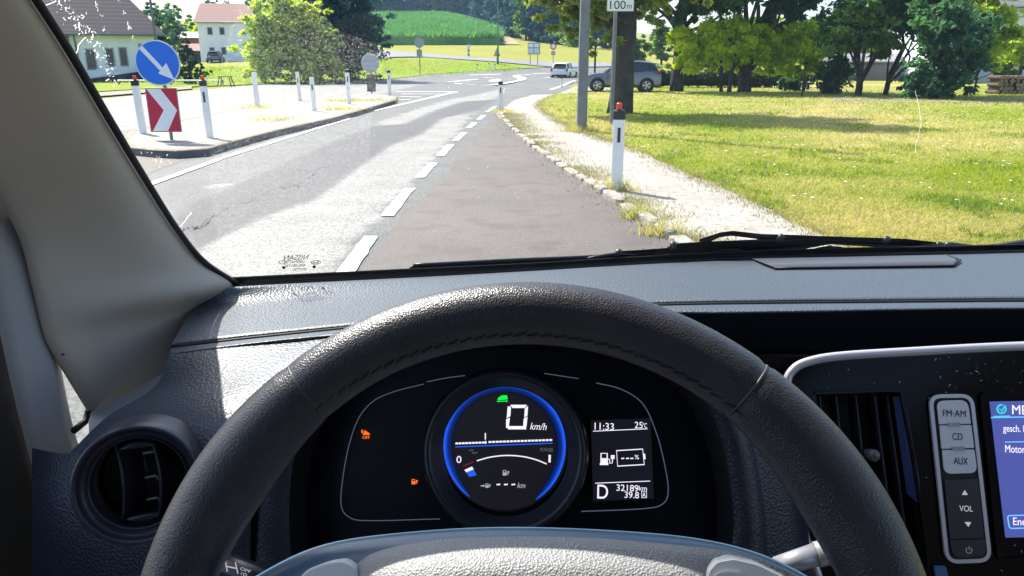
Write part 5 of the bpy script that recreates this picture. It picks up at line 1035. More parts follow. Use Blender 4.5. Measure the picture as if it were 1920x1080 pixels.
for _ in range(26000):
    s = rng.random()*lens[-1]; q = np.array([np.interp(s, lens, [k[0] for k in kc]), np.interp(s, lens, [k[1] for k in kc])]); dens_ = mnoise.noise(Vector((q[0]*2, q[1]*1.6, 3)))
    if dens_ < rng.normal()*.25+.02: continue
    kk.append((q[0]+abs(rng.normal())*.22*(1+q[1]/30)-.06, q[1]+rng.normal()*.05, 0))
edge_pts = px(*[(1045, 176), (1012, 190), (1008, 200), (1022, 212), (1045, 228), (1075, 243), (1105, 252), (1140, 265), (1215, 292), (1300, 330), (1400, 375), (1545, 440), (1700, 520)])
for _ in range(9000):
    i = rng.integers(len(edge_pts)-1); t = rng.random(); q = np.array(edge_pts[i][:2])*(1-t)+np.array(edge_pts[i+1][:2])*t; kk.append((q[0]+rng.normal()*.13, q[1]+rng.normal()*.12, 0))
kk = np.array(kk)
n = 90000; dd2 = 6.5/(1-rng.random(n)*(1-6.5/46)); pt2 = np.stack([rng.uniform(0, .95, n)*dd2, dd2], 1); pt2 = pt2[inpoly(pt2, lp_)]
keep = np.array([mnoise.noise(Vector((a[0]*.9, a[1]*.7, 9)))+.5*mnoise.noise(Vector((a[0]*3, a[1]*2.5, 4))) for a in pt2]) > .30; pt2 = pt2[keep]
blades('weeds', np.concatenate([pt2, np.zeros((len(pt2), 1))], 1), .055*(.5+rng.random(len(pt2)))*(1+pt2[:, 1]/60), .005*(1+pt2[:, 1]/10), leafmat('weed_blades', (.12, .21, .02), (.20, .28, .03), (.30, .28, .08), .5, .45), .7, 'taller darker tufts scattered through the short lawn', 'weeds')
fl = MB()
for _ in range(420):
    d_ = rng.uniform(8, 44); q = (rng.uniform(.08, .9)*d_, d_)
    if not inpoly(np.array([q]), lp_)[0]: continue
    r = .012+.0009*d_; a0 = rng.uniform(0, 6); fl.add([(q[0]+r*math.cos(a0+t), q[1]+r*math.sin(a0+t), .05+.004*(k_ % 2)) for k_, t in enumerate(np.linspace(0, 6.28, 7)[:-1])], [(0, 1, 2, 3, 4, 5)])
tag(fl.build('daisies', mat('white_petals', (.75, .75, .70), .7), kind='stuff'), 'tiny white flowers and flecks scattered over the lawn', 'flowers')
gr_ = MB()
for _ in range(2600):
    s = rng.random()*lens[-1]; q = np.array([np.interp(s, lens, [k[0] for k in kc]), np.interp(s, lens, [k[1] for k in kc])]); x = q[0]+(-abs(rng.normal())*.22 if rng.random() < .5 else abs(rng.normal())*.9); r = abs(rng.normal())*.004+.003
    a = rng.uniform(0, 6.28, 5).cumsum()*.0+np.sort(rng.uniform(0, 6.28, 5)); gr_.add([(x+r*math.cos(t), q[1]+r*math.sin(t), 0) for t in a]+[(x, q[1], r*1.3)], [(i, (i+1) % 5, 5) for i in range(5)])
tag(gr_.build('grit', mat('grit', (.34, .31, .27), .95, vary=(3, (.22, .20, .18), .4, .6)), kind='stuff'), 'small loose stones scattered along the broken kerb', 'gravel')
if True: pass

blades('verge_grass', kk, .042, .005, m_dry, .6, 'dry weeds and grass growing along the broken kerb', 'weeds')
tf = []
for (a, b, s, n_) in ((1155, 357, .12, 260), (1090, 247, .22, 500), (1147, 244, .25, 420), (1240, 440, .10, 160), (483, 203, .35, 240), (640, 206, .35, 260), (515, 226, .4, 200), (672, 190, .8, 500), (1125, 243, .3, 260), (1195, 408, .10, 160), (945, 212, .25, 240)):
    zb = .13 if a < 700 else 0; c = G(a, b, zb)
    for _ in range(n_): tf.append((c[0]+rng.normal()*s, c[1]+rng.normal()*s*.6, zb))
blades('weed_tufts', np.array(tf), .14, .006, m_blade, .5, 'green weed tufts at the feet of posts and on the island', 'weeds')
n = 26000; q = np.stack([rng.uniform(-60, 3, n), rng.uniform(58, 92, n)], 1); q = q[(q[:, 0] < -14) | (q[:, 1] > 1e9) | ((q[:, 0] > -16) & (q[:, 0] < 1) & (q[:, 1] > 66+(q[:, 0]+16)*1.1))]
b3 = np.array([(a[0], a[1], TZ(a[0], a[1])) for a in q]); blades('bank_grass_blades', b3, .16, .05, leafmat('bank_blades', (.17, .31, .025), (.26, .34, .03), (.24, .28, .05), .3, .45), .8, 'bright taller grass on the bank across the road', 'grass')
# ================================================================ OUTSIDE: buildings, street furniture, cars
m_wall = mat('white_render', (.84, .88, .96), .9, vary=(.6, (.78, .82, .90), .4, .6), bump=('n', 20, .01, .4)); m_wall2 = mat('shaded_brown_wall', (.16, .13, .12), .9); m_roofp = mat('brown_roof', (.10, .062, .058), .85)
nt = m_roofp.node_tree
def tiles(m, axis_scale, c1, c2):
    nt = m.node_tree; b = nt.nodes['Principled BSDF']; tc = nt.nodes.new('ShaderNodeTexCoord'); w = nt.nodes.new('ShaderNodeTexWave'); w.bands_direction = 'Z'; w.inputs['Scale'].default_value = axis_scale; w.inputs['Distortion'].default_value = .6; w.inputs['Detail'].default_value = 2
    nt.links.new(tc.outputs['Object'], w.inputs['Vector']); mx = nt.nodes.new('ShaderNodeMix'); mx.data_type = 'RGBA'; mx.inputs['A'].default_value = (*c1, 1); mx.inputs['B'].default_value = (*c2, 1); nt.links.new(w.outputs['Fac'], mx.inputs['Factor']); nt.links.new(mx.outputs['Result'], b.inputs['Base Color'])
tiles(m_roofp, 1.0, (.050, .032, .040), (.085, .058, .064))
m_roofr = mat('red_roof', (.3, .14, .11), .85); tiles(m_roofr, 1.3, (.26, .13, .11), (.34, .19, .16)); m_roofg = mat('grey_roof', (.2, .19, .2), .7); tiles(m_roofg, 1.5, (.17, .165, .18), (.24, .23, .24))
m_win = mat('window_glass', (.03, .04, .055), .12, spec=.8); m_winf = mat('window_frame', (.30, .31, .33), .6); m_darkw = mat('dark_timber', (.03, .026, .024), .8); m_terra = mat('terracotta_wall', (.32, .13, .06), .9); m_metal = mat('galvanised_steel', (.19, .205, .22), .45, .3, vary=(4, (.15, .16, .175), .4, .6))
m_white = mat('white_plastic', (.82, .82, .82), .45, vary=(9, (.74, .74, .72), .5, .7)); m_pblack = mat('post_black', (.010, .010, .012), .5); m_red = mat('reflector_red', (.75, .045, .02), .35, emit=(.5, .03, .01), es=.0); m_signw = mat('sign_white', (.82, .83, .87), .45); m_signb = mat('sign_blue', (.008, .16, .75), .4); m_signr = mat('sign_red', (.50, .012, .045), .4); m_back = mat('sign_back_grey', (.36, .39, .43), .5, .2)
def win(par, c, w, h, ux, fr=True):            # window set on a wall: c centre, ux along the wall (unit)
    c = np.array(c, float); u = np.array(ux, float); n = np.array([u[1], -u[0], 0])
    def q(a, b, o): return c+u*a+np.array([0, 0, b])+n*o
    mb = MB(); mb.prism([q(-w/2, -h/2, 0), q(w/2, -h/2, 0), q(w/2, h/2, 0), q(-w/2, h/2, 0)], n, .05); f = mb.build('window', m_winf, par)
    g = MB(); g.prism([q(-w/2+.09, -h/2+.09, .05), q(w/2-.09, -h/2+.09, .05), q(w/2-.09, h/2-.09, .05), q(-w/2+.09, h/2-.09, .05)], n, .012); g.build('pane', m_win, f); return f
def house(name, label, cat, o, u, L, Dp, hw, hr, wm, rm, hip=0.0, over=.4, wins=(), chim=None):
    """o: near-left wall corner; u: direction along the long front wall; Dp depth behind; ridge parallel to u"""
    o = np.array(o, float); u = np.array([*u, 0.]); u /= np.linalg.norm(u); v = np.array([-u[1], u[0], 0]); t = thing(name, label, cat, tuple(o)); Z = np.array([0, 0, 1.])
    a = [Z*0, u*L, u*L+v*Dp, v*Dp]; gz = hw+(hr-hw) if hip == 0 else hw
    mb = MB(); vs = [p-Z*.6 for p in a]+[p+Z*hw for p in a]
    f = [(0, 1, 5, 4), (1, 2, 6, 5), (2, 3, 7, 6), (3, 0, 4, 7)]
    if hip == 0: vs += [v*Dp/2+Z*hr, u*L+v*Dp/2+Z*hr]; f += [(4, 7, 8), (6, 5, 9)]
    mb.add(vs, f).build('wall', wm, t)
    rb_ = MB(); e = over; sl = (hr-hw)/(Dp/2); zl = hw-e*sl; th = np.array([0, 0, .14])
    A = [-u*e-v*e+Z*zl, u*(L+e)-v*e+Z*zl, u*(L+e)+v*(Dp+e)+Z*zl, -u*e+v*(Dp+e)+Z*zl]; r1_, r2_ = -u*e+u*hip+v*Dp/2+Z*hr, u*(L+e)-u*hip+v*Dp/2+Z*hr
    top = [p+th for p in A]+[r1_+th, r2_+th]; bot = A+[r1_, r2_]
    F_ = [(0, 1, 5, 4), (2, 3, 4, 5), (1, 2, 5), (3, 0, 4)]
    if hip == 0: F_ = F_[:2]
    rb_.add(top, F_); rb_.add(bot, [q[::-1] for q in F_]); rb_.add(A+top[:4], [(0, 1, 5, 4), (2, 3, 7, 6)]+([(1, 2, 6, 5), (3, 0, 4, 7)] if hip else []))
    if hip == 0: rb_.add([A[0], r1_, A[3], top[0], top[4], top[3]], [(0, 1, 4, 3), (1, 2, 5, 4)]); rb_.add([A[1], r2_, A[2], top[1], top[5], top[2]], [(0, 1, 4, 3), (1, 2, 5, 4)])
    roof = rb_.build('roof', rm, t)
    if chim: MB().box(u*chim+v*Dp*.45+Z*(hr+.2), (.6, .6, 1.4)).build('chimney', m_terra, roof)
    g = MB(); g.tube([-u*e-v*(e+.05)+Z*(zl+.04), u*(L+e)-v*(e+.05)+Z*(zl+.04)], .08, 8).build('gutter', m_metal, roof, True)
    for (s, z, w, h, side_) in wins:
        if side_ == 'f': win(t, u*s+Z*z, w, h, u)
        elif side_ == 'l': win(t, v*s+Z*z, w, h, -v)
        else: win(t, u*L+v*s+Z*z, w, h, v)
    return t
hz = TZ(-36, 64)
h1 = house('house', 'large white house with a brown tiled roof left of the blue arrow sign', 'house', (-49.4, 53.6, 0), (.912, .411), 23.0, 13, 4.06, 9.6, m_wall, m_roofp, hip=5.0, over=.6, wins=[(18.1, 1.75, .75, 1.6, 'f'), (19.45, 1.9, .62, 1.45, 'f'), (20.4, 1.95, .62, 1.45, 'f'), (21.9, 2.6, .7, .7, 'f'), (6, 1.8, .9, 1.5, 'f'), (10, 1.8, .9, 1.5, 'f')])
UH = np.array([.912, .411, 0]); VH = np.array([-.411, .912, 0]); HL = lambda s, d, z: UH*s+VH*d+np.array([0, 0, z])
MB().prism([HL(13, -.02, -.3), HL(16.8, -.02, -.3), HL(16.8, -.02, 3.5), HL(13, -.02, 3.5)], -VH, .12).build('porch_shade_panel', m_wall2, h1)  # flat panel; the shade of a porch recess is painted as dark brown
MB().tube([HL(17.2, -.55, 3.5), HL(17.2, -.15, 2.9), HL(17.2, -.12, -.3)], .07, 8).build('downspout', m_metal, h1, True)
mb = MB(); mb.prism([HL(17.4, -1.2, -.3), HL(23.0, -1.2, -.3), HL(23.0, -1.2, 1.05), HL(17.4, -1.2, .25)], VH, 1.15); mb.build('ramp_wall', mat('shaded_plinth', (.022, .026, .034), .9), h1)  # shade on the ramp is put into this near-black colour
z2 = TZ(-42, 112)
house('farmhouse', 'narrow white two-storey house with a pale red roof behind the bush', 'house', (-43.0, 108, z2), (.93, .10), 12, 7.5, 5.2, 7.6, m_wall, m_roofr, 0, .35, [(1.6, 3.9, .7, 1.0, 'f'), (3.2, 3.9, .7, 1.0, 'f'), (1.6, 1.3, .7, 1.0, 'f'), (3.2, 1.3, .7, 1.0, 'f'), (2.2, 3.9, .6, .9, 'l'), (4.8, 3.9, .6, .9, 'l')], chim=7)
z3 = TZ(-50, 118)
bx = house('barn', 'low farm barn with an orange wall and pale roof behind the lamp post', 'barn', (-52.0, 122, z3+.3), (1, .06), 9.5, 7, 3.0, 3.9, m_terra, mat('pale_roof', (.42, .40, .38), .8), 0, .3, [])
house('shed', 'small dark open shed with a brown roof in front of the orange barn', 'shed', (-46.5, 110, TZ(-45, 110)), (1, .05), 4.3, 3, 1.55, 2.3, m_darkw, m_roofr, 0, .3, [(1.0, .8, .8, 1.3, 'f'), (3.2, .8, .8, 1.3, 'f')])
hr = house('house', 'house with a big grey roof showing above the trees by the log pile', 'house', (33.6, 62, .5), (.99, -.12), 16, 10, 5.5, 9.5, m_wall, m_roofg, 0, .6, [(2.5, 1.6, 1.0, 1.2, 'f'), (6, 1.6, 1.0, 1.2, 'f')])
house('outbuilding', 'long low grey outbuilding behind the fruit tree trunks', 'shed', (27.5, 68, .15), (1, 0), 11, 4, 1.4, 2.0, mat('grey_render', (.13, .13, .14), .9), m_roofg, 0, .2, [(2.5, .7, .9, .7, 'f'), (6.5, .7, .9, .7, 'f')])
# ---- delineator posts
def post(label, b, hpx, zb=0.0, topper=False, cap=True, face=True, lean=0.0, rz=0.0, w=None, plain=False):
    g = np.array(G(*b, zb)) if b[1] > 154 else hit(*b); ppm = F/(g[1]*CP+(H-g[2])*SP); h = hpx/ppm; w = w or .125
    t = thing('marker_post', label, 'marker post', tuple(g), rz, 'white marker posts'); hb = h-(.07 if topper else 0)
    def sec(z, k=1.0): q = w/2*k; return [(-q+.02, -q*.8, z), (q-.02, -q*.8, z), (q, -q*.8+.02, z), (q*.6, q*.75, z), (-q*.6, q*.75, z), (-q, -q*.8+.02, z)]
    def skin(z0, z1, k=1.0, nm='body', m=m_white, slope=0.0):
        a, c = sec(z0, k), [(x+lean*0, y, z+(slope if y > 0 else 0)) for x, y, z in sec(z1, k)]; mb = MB(); mb.add(a+c, [(i, (i+1) % 6, 6+(i+1) % 6, 6+i) for i in range(6)]+[tuple(range(6))[::-1], tuple(range(6, 12))]); return mb.build(nm, m, t, bevel=.004)
    skin(-.05, hb-(.10 if cap else 0))
    if cap: skin(hb-.10, hb, 1.04, 'cap', m_pblack, .02)
    if face: mb = MB().box((0, -w*.4-.004, hb*.80-.09), (.035, .008, .17*h)); mb.build('reflector', mat_refl, t)
    if topper: MB().lathe((0, 0, hb+.02), (0, 0, 1), [(.001, 0), (.033, 0), (.033, .065), (.024, .075), (.001, .077)], 20).build('red_reflector', m_red, t, 'auto'); MB().lathe((0, 0, hb), (0, 0, 1), [(.028, 0), (.028, .021), (.001, .0215)], 12).build('reflector_foot', m_pblack, t)
    t.rotation_euler = (0, lean, rz); return t
mat_refl = mat('dark_reflector', (.02, .025, .045), .25)
post('nearest marker post with an orange-red reflector on its black cap, at the broken kerb', (1155, 357), 156, 0, True, w=.145)
post('marker post with a red reflector at the left of the chevron sign', (270, 250), 102, .13, True, face=False, lean=-.03, w=.15)
post('marker post with a red reflector right of the chevron sign', (395, 258), 110, .13, True, lean=-.02, w=.14)
post('plain white post without a cap, third on the island', (484, 200), 62, .13, cap=False, face=False, lean=-.02, w=.17)
post('slim capless white post at the far edge of the island', (563, 189), 52, .13, cap=False, lean=-.02, w=.14)
post('white post without a cap at the road side of the island, by the kerb', (590, 208), 61, .13, cap=False, lean=-.01, w=.14)
post('white marker post with a grey top just left of the round sign back', (655, 195), 62, .13, cap=True, w=.15)
post('black-capped marker post at the far tip of the island', (731, 178), 44, .13, w=.16)
post('black-capped marker post where the footpath meets the road bend', (939, 206), 51, 0, w=.15)
post('small white post near the rear of the white car', (1053, 163), 18, 0, face=False, w=.13)
post('tiny marker post on the grass bank, right of the stop sign', (895, 132), 11, 0, face=False, w=.16); post('tiny marker post on the bank left of the triangular sign', (917, 130), 11, 0, face=False, w=.16)
post('tiny marker post on the bank right of the triangular sign', (928, 131), 11, 0, face=False, w=.16); post('thin grey stake in the grass behind the round sign back', (724, 140), 16, 0, cap=False, face=False, w=.10)
# ---- signs
class SP_:                                       # upright sign plane at a spot
    def __init__(s, p, rz): s.p = np.array(p, float); s.u = np.array([math.cos(rz), math.sin(rz), 0]); s.v = np.array([0, 0, 1.]); s.n = np.array([math.sin(rz), -math.cos(rz), 0])
    def at(s, a, b, w): return s.u*a+s.v*b+s.n*w
def flat(t, pl, pts, w0, w1, nm, m, bev=0, par=None): return MB().prism([pl.at(a, b, w0) for a, b in pts], pl.n, w1-w0).build(nm, m, par or t, bevel=bev)
def circ(cx, cz, r, n=48, r2=None): return [(cx+r*math.cos(2*math.pi*i/n), cz+(r2 or r)*math.sin(2*math.pi*i/n)) for i in range(n)]
def pole(t, h, r, nm='pole', z0=-.05, m=None, x=0, y=0): return MB().tube([(x, y, z0), (x, y, h)], r, 14).build(nm, m or m_metal, t, 'auto')
g = np.array(G(322, 262, .13)); ppm = F/(g[1]*CP+(H-g[2])*SP); k = 1/ppm
t = thing('arrow_sign', 'round blue sign with a white arrow pointing down right, on the island', 'road sign', tuple(g)); pl = SP_(g, R(4))
sg0 = t
pole(t, 1.55, .03); zc = (262-117)*k*1.0; zc = H-g[2]+(117-118)/1462*g[1]
r_ = 40*k
d0 = flat(t, pl, circ(-.055, zc, r_), .035, .050, 'sign_rim', m_back); flat(t, pl, circ(-.055, zc, r_*.985), .050, .0525, 'sign_border', m_signw, par=d0); flat(t, pl, circ(-.055, zc, r_*.945), .0525, .055, 'sign_face', m_signb, par=d0)
ar = [(-.76, .62), (-.60, .76), (.30, -.24), (.44, -.10), (.66, -.72), (.03, -.50), (.16, -.37)]
ar = [(-.72, .60), (-.56, .73), (.20, -.20), (.38, -.00), (.66, -.74), (-.02, -.46), (.07, -.33)]
flat(t, pl, [(-.055+a*r_, zc+b*r_) for a, b in ar], .055, .057, 'arrow', m_signw, par=d0)
t = thing('chevron_sign', 'red panel with a white chevron pointing right, under the round blue sign', 'road sign', tuple(g)); hx, z0, z1 = 28.5*k, H-g[2]-(245-117)/1462*g[1], H-g[2]-(163-117)/1462*g[1]
pnl = flat(t, pl, [(-.06-hx, z0), (-.06+hx, z0), (-.06+hx, z1), (-.06-hx, z1)], .035, .050, 'panel', m_back, .004)
flat(t, pl, [(-.06-hx*.95, z0+.01), (-.06+hx*.95, z0+.01), (-.06+hx*.95, z1-.01), (-.06-hx*.95, z1-.01)], .050, .0525, 'red_face', m_signr, par=pnl)
zm, hh = (z0+z1)/2, (z1-z0)/2*.95
flat(t, pl, [(-.06+hx*a, zm+hh*b) for a, b in ((-.90, 1), (-.02, 1), (.86, 0), (.12, -1), (-.84, -1), (.02, 0))], .0525, .055, 'chevron', m_signw, par=pnl)
for z in (z0+.15, z1-.15): MB().box((-.02, -.02, z), (.10, .04, .03)).build('bracket', m_metal, t)
# backs of two signs at the far end of the island
g = np.array(G(697, 174, .13)); k = (g[1]*CP+(H-g[2])*SP)/F; t = thing('round_sign', 'back of a round sign above a narrow grey panel on the island', 'road sign', tuple(g)); pl = SP_(g, .1); zc = H-g[2]-(118-117)/1462*g[1]
pole(t, zc+.3, .035); flat(t, pl, circ(0, zc, 17*k), .03, .05, 'sign_disc', m_back); flat(t, pl, [(-8*k, H-g[2]-53/1462*g[1]), (8*k, H-g[2]-53/1462*g[1]), (8*k, H-g[2]-22/1462*g[1]), (-8*k, H-g[2]-22/1462*g[1])], .03, .045, 'panel', mat('panel_back', (.12, .10, .09), .7))
# 100 m plate
g = np.array(G(1146, 240)); k = (g[1]*CP+H*SP)/F; t = thing('distance_sign', 'white plate reading 100m on a tall grey pole beside the square pole', 'road sign', tuple(g)); pl = SP_(g, -.03)
pole(t, 3.6, .045); zt_, zb_ = D(1158, -3, g[1]-.05)[2], D(1158, 21.5, g[1]-.05)[2]; xo = .10
pa = flat(t, pl, [(xo+a, b) for a, b in ((-.31, zb_), (.31, zb_), (.31, zt_), (-.31, zt_))], .05, .066, 'plate', m_back, .01); flat(t, pl, [(xo+a, b) for a, b in ((-.30, zb_+.01), (.30, zb_+.01), (.30, zt_-.01), (-.30, zt_-.01))], .066, .069, 'plate_face', m_signw, par=pa)
class FakeP:                                     # lettering on an upright plate, sized in metres
    def __init__(s, pl, ox, oz): s.pl, s.ox, s.oz = pl, ox, oz; s.n = pl.n
    def at(s, u, v, w=0): return s.pl.at(u, v, w)
    def P(s, x, y, w=0): return s.pl.at(x, y, w)
    def uv(s, x, y, w=0): return (x, y)
fp_ = FakeP(pl, 0, 0); text_on('100', fp_, (xo-.24, zt_-.05, xo+.12, zb_+.05), m_pblack, pa, 'lettering', .0705); text_on('m', fp_, (xo+.15, zb_+.14, xo+.26, zb_+.06), m_pblack, pa, 'lettering', .0705)
ug = thing('street_pole', 'thick square grey steel pole on the lawn left of the 100m sign', 'pole', tuple(G(1090, 246))); mb = MB(); s_ = .115
mb.add([(a*q+lx, b*q, z) for z, q, lx in ((-.1, s_, 0), (7.5, s_*.8, .03)) for a, b in ((-1, -1), (1, -1), (1, 1), (-1, 1))], [(0, 1, 5, 4), (1, 2, 6, 5), (2, 3, 7, 6), (3, 0, 4, 7), (4, 5, 6, 7)]); mb.build('shaft', m_metal, ug, bevel=.03)
mb = MB(); mb.tube([(.03, 0, 7.4), (.03, .2, 7.9), (-.6, 1.0, 8.2)], .05, 10); mb.build('lamp_arm', m_metal, ug, True)
def lamp(label, g, h, r, head=True):
    t = thing('street_lamp', label, 'street lamp', tuple(g)); pts = [(0, 0, -.1), (0, 0, h*.9), (.0, 0, h)]
    MB().tube(pts, [r, r*.7, r*.6], 12).build('pole', mat_blue, t, True); a = MB().tube([(0, 0, h*.98), (.25, 0, h+.05), (.8, 0, h+.1)], r*.5, 8).build('lamp_arm', mat_blue, t, True)
    MB().lathe((1.05, 0, h+.1), (1, 0, 0), [(.001, -.35), (.09, -.3), (.15, 0), (.1, .3), (.001, .35)], 14).build('lamp_head', m_signw, t, True)
mat_blue = mat('painted_blue_grey', (.10, .16, .20), .5)
lamp('blue-grey street lamp rising behind the round blue arrow sign', np.array(G(303, 162)), 7.5, .10); gg = hit(934, 122); lamp('tall thin street lamp standing on the bank below the wood', gg, gg[1]*0+(122+0)/1462*gg[1]+.3, .09)
def farsign(name, label, px_, ybase, parts, posts=(0,)):
    g = hit(px_, ybase); k = g[1]/1462; t = thing(name, label, 'road sign', tuple(g)); pl = SP_(g, 0)
    top = max(p[3] for p in parts); 
    for x in posts: pole(t, (ybase-min(p[2] for p in parts))*k, .045, x=x*k)
    for iq, (kind, cx, y0, y1, hw_, m) in enumerate(parts):
        a, b = (ybase-y1)*k, (ybase-y0)*k
        if kind == 'r': pts = [((cx-hw_)*k, a), ((cx+hw_)*k, a), ((cx+hw_)*k, b), ((cx-hw_)*k, b)]
        elif kind == 't': pts = [((cx-hw_)*k, a), ((cx+hw_)*k, a), (cx*k, b)]
        elif kind == 'o': pts = [(cx*k+hw_*k*1.06*math.cos(math.pi/8+i*math.pi/4), (a+b)/2+hw_*k*1.06*math.sin(math.pi/8+i*math.pi/4)) for i in range(8)]
        else: pts = circ(cx*k, (a+b)/2, hw_*k, 24)
        flat(t, pl, pts, .05+.035*iq, .08+.035*iq, 'sign_panel', m)
farsign('stop_sign', 'back of an octagonal sign with a plate below it on the grass bank', 788, 140, [('o', 0, 73, 92, 9.5, m_back), ('r', 0, 95, 107, 5, m_back)])
farsign('triangular_sign', 'back of a triangular sign beside the thin street lamp', 932, 121, [('t', 0, 91, 106, 6.5, m_back)])
farsign('narrow_sign', 'small narrow sign on the verge beyond the crossing road', 879, 108, [('r', 0, 85, 92, 3.5, m_signw), ('r', 0, 93, 98, 2.2, m_back), ('r', 0, 100, 105, 2.2, m_back)])
bd = farsign('direction_board', 'pale rectangular direction board on two posts beyond the road', 1001, 122, [('r', 0, 82, 103, 11.5, m_back), ('r', -6, 84, 90, 4.5, mat('board_white', (.85, .86, .9), .5)), ('r', 5, 84, 90, 4.5, mat('board_white', (.85, .86, .9), .5)), ('r', -6, 92, 101, 4.5, mat('board_grey', (.7, .72, .78), .5)), ('r', 5, 92, 101, 4.5, mat('board_grey', (.7, .72, .78), .5))], (-7, 7))
farsign('round_sign', 'small round red-rimmed sign with a plate below, right of the board', 1037, 118, [('c', 0, 82, 95, 6, m_signr), ('c', 0, 84, 93, 4, m_signw), ('r', 0, 97, 104, 4, m_back)])
farsign('roadside_board', 'white board standing above the roof of the grey SUV', 1190, 124, [('r', 0, 109, 121, 12, m_signw), ('r', 1, 88, 92, 1.5, m_back)])
dk = thing('dark_post', 'dark slim post behind the square pole near the far road', 'post', tuple(hit(1115, 139))); MB().tube([(0, 0, -.1), (0, 0, 3.1)], .11, 10).build('shaft', m_darkw, dk)
# ---- guard rail, wooden frame, orchard stake, bench, logs
g0, g1 = hit(222, 160), hit(417, 160); t = thing('guard_rail', 'long white guard rail in front of the white house', 'guard rail', tuple(g0)); v = g1-g0; L = np.linalg.norm(v); u = v/L
mb = MB(); mb.tube([(0, 0, .32), tuple(v+[0, 0, .32])], .085, 8, flat=.6).build('rail', m_white, t)
for i in range(7): q = v*i/6; MB().box((q[0], q[1]+.12, .12), (.09, .09, .5)).build('rail_post', m_metal, t)
g = hit(424, 162); t = thing('trestle', 'small wooden trestle at the right end of the guard rail', 'trestle', tuple(g))
for x in (-.35, .35):
    for y in (-.25, .25): MB().tube([(x*1.3, y*1.3, -.02), (x*.9, y*.6, .62)], .035, 6).build('leg', m_darkw, t)
MB().box((0, 0, .62), (.85, .35, .05)).build('top', mat('weathered_wood', (.10, .07, .05), .9), t)
t = thing('wooden_stake', 'wooden stake in the grass left of the dark fruit tree', 'stake', tuple(G(1503, 182))); MB().tube([(0, 0, -.05), (.02, 0, 1.25)], .035, 7).build('shaft', m_darkw, t); MB().box((.14, 0, 1.2), (.34, .05, .06)).build('crosspiece', m_darkw, t)
m_log = mat('cut_log', (.24, .15, .09), .9, vary=(6, (.32, .22, .15), .4, .6)); m_logb = mat('log_bark', (.09, .06, .05), .95, bump=('n', 20, .02, .6))
lg = thing('log', 'pale cut log in the pile at the right edge of the lawn', 'log', (0, 0, 0), 0, 'logs in the pile'); MB().lathe((0, 0, 0), (0, 1, 0), [(.095, -.5), (.10, -.3), (.097, .5)], 14).build('bark', m_logb, lg, True)
for s_ in (-.501, .5): MB().lathe((0, s_, 0), (0, 1, 0), [(.094, 0), (.0005, .001)], 14).build('cut_end', m_log, lg)
gl_ = np.array(G(1856, 176)); first = True
for r0 in range(5):
    for i in range(7-r0 % 2):
        o = lg if first else copy_tree(lg); first = False; o['label'] = 'cut log in the pile, %s row from the ground, %s from the left' % (['bottom', 'second', 'third', 'fourth', 'fifth'][r0], ['first', 'second', 'third', 'fourth', 'fifth', 'sixth', 'seventh'][i]); o.location = (gl_[0]+.1+i*.205+(r0 % 2)*.1, gl_[1]+rng.uniform(-.1, .1), .10+r0*.175); o.rotation_euler = (0, 0, rng.normal()*.03)
t = thing('tree_stump', 'thick brown tree trunk section lying at the right of the log pile', 'log', (gl_[0]+2.25, gl_[1]+.1, .0)); MB().lathe((0, 0, .42), (.9, .35, 0), [(.001, -.8), (.36, -.79), (.40, -.6), (.38, .8), (.001, .81)], 20).build('bark', m_logb, t, 'auto'); MB().lathe((0, 0, .42), (.9, .35, 0), [(.34, -.801), (.001, -.803)], 20).build('cut_end', m_log, t)
t = thing('garden_bench', 'pale low bench behind the yellow-green fruit tree', 'bench', tuple(G(1488, 168))); MB().box((0, 0, .42), (1.9, .4, .05)).build('seat', m_white, t)
for x in (-.8, .8): MB().box((x, 0, .2), (.08, .35, .4)).build('leg', m_darkw, t)
